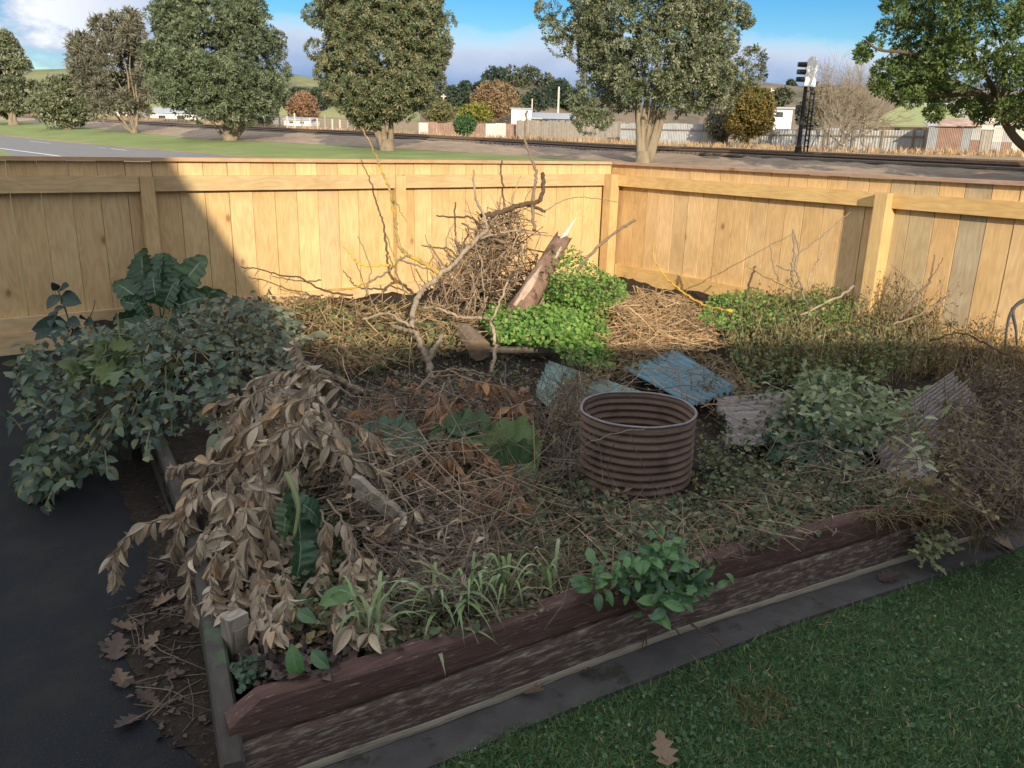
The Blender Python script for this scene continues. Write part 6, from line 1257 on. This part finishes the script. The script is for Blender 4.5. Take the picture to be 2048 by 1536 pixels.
# long loose sticks bristling out of the brush pile
for i in range(44):
    c = pile_pt(0); out = c-(pile+(PT-pile)*.3); d = unit(out*np.array([1, .6, .8])+RNG.normal(0, .25, 3)+UZ*.25); ln = RNG.uniform(.16, .42); e = c+d*ln; e[1] = min(e[1], FY-.12); e[2] = max(e[2], .16); m_ = (c+e)/2+RNG.normal(0, .025, 3); r = RNG.uniform(.0025, .006)
    L_ = smooth_line([c, m_, e], 4, .003); tag(MB().tube(L_, np.linspace(r, r*.45, len(L_)), 5).build('stick', M[['twig', 'bark_pale', 'straw'][i % 3]], smooth=True), 'thin dry stick bristling out of the brush pile', 'stick', 'sticks bristling out of the brush pile')
twigs('dead_stems', 900, S_([(960, 960), (1160, 900), (1400, 1000), (1600, 920), (1950, 985), (1500, 1095), (1160, 1200), (850, 1260), (700, 1290), (880, 1130)], .01, .08), (.04, .16), (.0006, .0014), 'twig_dark', 'dark dead stems over the front weeds', 'stems', flat=.6, bend=.2)
twigs('twig_heap', 150, S_([(650, 880), (760, 800), (1000, 770), (1080, 840), (1050, 1000), (900, 1060), (720, 1010)], .06, .20), (.12, .38), (.0008, .0026), 'twig', 'pale loose twigs standing over the middle of the bed', 'twig heap', flat=.7, bend=.16)
# dead climbing stems across the ring
b = MB()
for pts in [[(1150, 905, .3), (1190, 880, .37), (1250, 862, .39), (1290, 858, .38)], [(1260, 870, .37), (1280, 920, .28), (1310, 970, .18)], [(1185, 870, .37), (1200, 900, .3), (1205, 960, .2)], [(1250, 770, .39), (1262, 800, .34), (1275, 830, .25)], [(1330, 780, .38), (1310, 810, .32), (1295, 840, .25)], [(1145, 915, .28), (1165, 900, .3), (1178, 915, .28), (1190, 960, .2)], [(1300, 780, .4), (1390, 770, .42), (1450, 800, .35)], [(1240, 862, .38), (1215, 930, .25), (1230, 985, .16)]]: b.tube(smooth_line([P(*q) for q in pts], 6, .003), .0016, 4, RNG.random(), cap=False)
tag(b.build('dead_vine', M['twig_dark']), 'thin dead vine stems trailing across the rusty ring', 'vine')
# ---- standing dry weeds along the right fence
def stalks(name, label, poly, n, h, leaf, m, ms, nl=12, lean=.25):
    q = in_poly(poly, n); b = MB(); pos = []; dd = []
    for x, y in q:
        p = G(x, y); p[0] = min(p[0], FX-.08); hh = RNG.uniform(*h); tip = p+UZ*hh+RNG.normal(0, lean*hh, 3)*np.array([1, 1, 0]); tip[0] = min(tip[0], FX-.05); mid = (p+tip)/2+RNG.normal(0, .02, 3); L_ = smooth_line([p, mid, tip], 4); b.tube(L_, np.linspace(.0022, .001, len(L_)), 3, RNG.random(), cap=False)
        for _ in range(nl): k = RNG.uniform(.25, 1); c = L_[int(k*(len(L_)-1))]; pos.append(c+RNG.normal(0, .012, 3)); dd.append(rand_dirs(1)[0]*np.array([1, 1, .3])-UZ*.7)
    pos = np.array(pos); N = len(pos); o = batch(name, LEAF2, pos, frame(np.array(dd), rand_dirs(N)+CAMB)*np.array([.55, 1, 1]), RNG.uniform(*leaf, N), RNG.random(N), M[m], None, 'stuff', label, 'weeds'); st = b.build('stems', M[ms], None); st.parent = o; tag(st, kind='stuff')
stalks('dry_weeds', 'olive and tan dry weeds standing thick along the right fence', [(1450, 690), (1500, 640), (1620, 630), (1740, 650), (1850, 690), (1880, 760), (1760, 775), (1600, 770), (1500, 770)], 620, (.12, .31), (.016, .040), 'olive', 'twig', 14)
stalks('dry_weeds', 'tan seedy dry weeds at the right end below the fence', [(1740, 660), (1800, 650), (2048, 720), (2100, 800), (1900, 790), (1780, 740)], 260, (.10, .26), (.014, .034), 'dryweed', 'twig', 11)
stalks('dry_weeds', 'taller brown dead weeds leaning on the right fence', [(1760, 660), (1820, 640), (1900, 670), (1880, 710), (1780, 700)], 34, (.25, .45), (.014, .03), 'dryweed', 'twig', 16, lean=.3)
stalks('dry_weeds', 'dark dead stems standing in front of the blue sheet', [(1350, 800), (1440, 790), (1470, 830), (1400, 850)], 12, (.08, .16), (.014, .028), 'dryweed', 'twig_dark', 8)
tw = [(1890, 790), (1960, 740), (2080, 740), (2080, 1000), (1980, 1040), (1900, 990), (1890, 900)]
twigs('dead_undergrowth', 1500, S_(tw, .0, .13), (.06, .22), (.0008, .0022), 'twig_dark', 'dark dead undergrowth filling the right corner of the bed', 'undergrowth', flat=.9)
cover('dead_undergrowth', 'small dead leaves in the right corner of the bed', 'undergrowth', tw, 2200, (0, .14), (.010, .024), 'dryweed', LEAF2)
# matted dead grass over the right end of the edging
q = in_poly([(1690, 1040), (1760, 1010), (1960, 985), (2060, 960), (2060, 1040), (1990, 1075), (1930, 1090), (1940, 1030), (1800, 1040)], 900)
b = MB()
for x, y in q: p = P(x, y, .215-.14*max(0, (y-1030)/60)+RNG.uniform(0, .02)); d = unit(np.array([RNG.normal(.3, .6), RNG.normal(-.2, .5), RNG.normal(-.1, .3)]))*RNG.uniform(.03, .09); b.tube([p, p+d*.5+UZ*.006, p+d], [.0012, .001, .0006], 3, RNG.random(), cap=False)
tag(b.build('dead_grass_mat', M['dryweed']), 'matted dead grass draped over the right end of the edging', 'dead grass', None, 'stuff')
# ---- strap-leaved grass inside the front edging
def ribbon(mb, a, b, h, wd, r=0.):
    n = 8; V = []; s = unit(np.cross(b-a, UZ))*wd
    for i in range(n):
        k = i/(n-1); c = a+(b-a)*k+UZ*h*4*k*(1-k); w_ = (1-abs(2*k-.7)**2.2*.55)*(1-k**4)
        V += [c-s*w_, c+UZ*-.0015, c+s*w_]
    mb.add(V, [(i*3+j, i*3+j+1, i*3+j+4, i*3+j+3) for i in range(n-1) for j in range(2)], r)
def tuft(label, px, py, n, ln, explicit=()):
    c = G(px, py); t = thing('grass_tuft', label, 'grass tuft', c); c = c+UZ*.04
    for i in range(n):
        a = RNG.uniform(0, 2*math.pi); l = RNG.uniform(*ln); s = c+RNG.normal(0, .012, 3)*np.array([1, 1, 0]); e = s+np.array([math.cos(a)*l, math.sin(a)*l, RNG.uniform(-.01, .06)]); mb = MB(); ribbon(mb, s, e, RNG.uniform(.03, .08), RNG.uniform(.003, .006), 0); mb.build('blade', M['tuft'], t, smooth=True)
    for x0, y0, z0, x1, y1, z1, wd in explicit: mb = MB(); ribbon(mb, P(x0, y0, z0), P(x1, y1, z1), .02, wd, 0); mb.build('blade', M['tuft'], t, smooth=True)
tuft('strap-leaved grass tuft with one bright upright blade', 752, 1290, 14, (.07, .15), [(752, 1285, .19, 778, 1228, .25, .007), (755, 1285, .21, 762, 1362, .17, .006), (750, 1290, .2, 665, 1300, .21, .005)])
tuft('spreading grass tuft with blades hanging over the front edging', 880, 1250, 26, (.07, .17), [(865, 1275, .21, 892, 1356, .16, .006), (905, 1262, .21, 1000, 1292, .19, .005), (890, 1250, .2, 820, 1228, .25, .004)])
tuft('pale grass tuft in the middle of the front edge', 935, 1235, 20, (.07, .15))
tuft('short grass tuft further along the front edge', 1010, 1222, 16, (.05, .11))
tuft('low grass tuft near the beet plant', 1090, 1205, 10, (.03, .07))
tuft('thin grass tuft left of the rusty ring', 1105, 935, 9, (.06, .14))
cover('leaf_litter', 'dark leaf litter over the soil in the near corner of the bed', 'leaf litter', [(470, 1310), (540, 1240), (740, 1270), (700, 1330), (520, 1400)], 420, (0, .012), (.014, .035), 'fallen', LEAF2)
cover('fern_weed', 'tiny blue-green weed in the near corner of the bed', 'weeds', [(465, 1320), (520, 1305), (525, 1350), (480, 1390)], 130, (0, .03), (.008, .016), 'artem_dark', ROUND)
# ================================================================ path and lawn litter
FL = [(82, 285+715, 60, 'fallen', 'small curled red-brown leaf alone on the dark path'), (235, 1300, 75, 'fallen', 'dark purple fallen leaf in the pile beside the left edging'), (250, 1260, 60, 'tan', 'torn tan leaf standing on edge beside the left edging'), (285, 1185, 55, 'fallen', 'dull leaf under the arching dead branch'), (240, 1365, 55, 'tan', 'frilly tan leaf at the edge of the path litter'), (215, 1300, 50, 'fallen', 'leftmost dark leaf of the path litter'), (255, 1450, 75, 'fallen', 'broad dark leaf lowest on the path'), (330, 1210, 60, 'tan', 'pale brown leaf below the lowest dead branch'), (350, 1355, 55, 'fallen', 'dark leaf tucked against the left edging'), (320, 1160, 40, 'fallen', 'small dark leaf beside the drooping dead branch'), (1068, 1392, 42, 'tan', 'crumpled tan leaf on the concrete strip'), (1180, 1350, 36, 'fallen', 'dark leaf under the edge of the lower rail'), (1780, 1158, 40, 'fallen', 'curled brown leaf on the strip below the pale clump'), (2000, 1092, 44, 'tan', 'long tan leaf at the right end of the strip'), (1325, 1505, 60, 'tan', 'orange-tan leaf on the lawn at the bottom'), (305, 1290, 50, 'tan', 'brown leaf in the middle of the path litter'), (290, 1400, 55, 'fallen', 'flat purple-brown leaf beside the frilly tan leaf')]
for i, (x, y, sz, key, lab) in enumerate(FL):
    z = .03 if (x > 1000) else .006; c = P(x, y, z); ln = sz*proj(c)[2]/F*(1.15 if x > 1000 else .85); a = RNG.uniform(0, 2*math.pi); d = np.array([math.cos(a), math.sin(a), .05])*ln
    bigleaf(lab, LM[key][i % 3], c-d*.5, c+d*.5+UZ*.01, UZ+RNG.normal(0, .18, 3))
q = in_poly([(200, 1250), (330, 1100), (290, 960), (350, 980), (400, 1180), (450, 1500), (330, 1480), (300, 1400), (220, 1380)], 230); pts = np.array([P(x, y, RNG.uniform(.003, .018)) for x, y in q]); n = len(pts)
batch('leaf_litter', LEAF2, pts, frame(RNG.normal(0, 1, (n, 3))*np.array([1, 1, .15]), UZ+RNG.normal(0, .4, (n, 3))), RNG.uniform(.008, .03, n), RNG.random(n), M['fallen'], None, 'stuff', 'dark leaf litter along the left edging', 'leaf litter')
b = MB()
for _ in range(60):
    x, y = in_poly([(260, 1250), (330, 1120), (400, 1200), (440, 1450), (330, 1460)], 1)[0]; c = P(x, y, .012); a = RNG.uniform(0, 6.28); d = np.array([math.cos(a), math.sin(a), 0])*RNG.uniform(.03, .10); b.tube(smooth_line([c-d, c+RNG.normal(0, .015, 3)*np.array([1, 1, .3]), c+d], 4), .0012, 3, RNG.random(), cap=False)
tag(b.build('dead_stems', M['twig_dark']), 'thin dead stems curled on the path beside the left edging', 'stems', None, 'stuff')
q = in_poly([(0, 800), (250, 900), (300, 1100), (200, 1250), (400, 1536), (0, 1536)], 520); pts = np.array([P(x, y, .002) for x, y in q]); n = len(pts)
batch('path_grit', ROUND, pts, frame(RNG.normal(0, 1, (n, 3))*np.array([1, 1, .05]), UZ+RNG.normal(0, .1, (n, 3))), RNG.uniform(.001, .003, n), RNG.random(n), M['concrete'], None, 'stuff', 'pale grit and crumbs scattered on the path', 'grit')
# lawn
pg = [(560, 1600), (850, 1536), (1160, 1402), (1600, 1246), (2100, 1075), (2300, 1100), (2300, 1750), (560, 1750)]
def lawn(name, label, n, ln, tpl, m, wsc, up, zz=.018, edge=0):
    q = in_poly(pg, n); pts = np.array([P(x, y, zz) for x, y in q]); pts[:, 1] = np.minimum(pts[:, 1], np.interp(pts[:, 0], [p[0] for p in LE], [p[1] for p in LE])+RNG.uniform(-.03, .012, n)+.016*np.sin(pts[:, 0]*9)+.011*np.sin(pts[:, 0]*23+1))
    d = unit(RNG.normal(0, .62, (n, 3))+UZ*up); R = frame(d, rand_dirs(n)+UZ*.6); R[:, :, 0] *= wsc
    return batch(name, tpl, pts, R, RNG.uniform(*ln, n), RNG.random(n), M[m], None, 'stuff', label, 'grass')
lawn('grass', 'short mown lawn in the shade', 52000, (.012, .030), BLADE, 'lawn', .11, .7)
lawn('clover', 'clover leaves through the lawn', 5200, (.007, .013), ROUND, 'clover', 1.0, .15, .027)
lawn('lawn_flecks', 'pale dead flecks in the lawn', 260, (.004, .008), ROUND, 'vari', .9, .1, .03)
lawn('dry_blades', 'dry tan blades scattered through the lawn', 2600, (.010, .026), BLADE, 'straw', .10, .4)
q = in_poly([(1450, 1380), (1560, 1370), (1600, 1430), (1500, 1460)], 500); pts = np.array([P(x, y, .02) for x, y in q]); n = len(pts)
batch('dry_patch', BLADE, pts, frame(unit(RNG.normal(0, .7, (n, 3))+UZ*.5), rand_dirs(n)+UZ)*np.array([.11, 1, 1]), RNG.uniform(.012, .028, n), RNG.random(n), M['dryweed'], None, 'stuff', 'small yellowed patch in the lawn', 'grass')
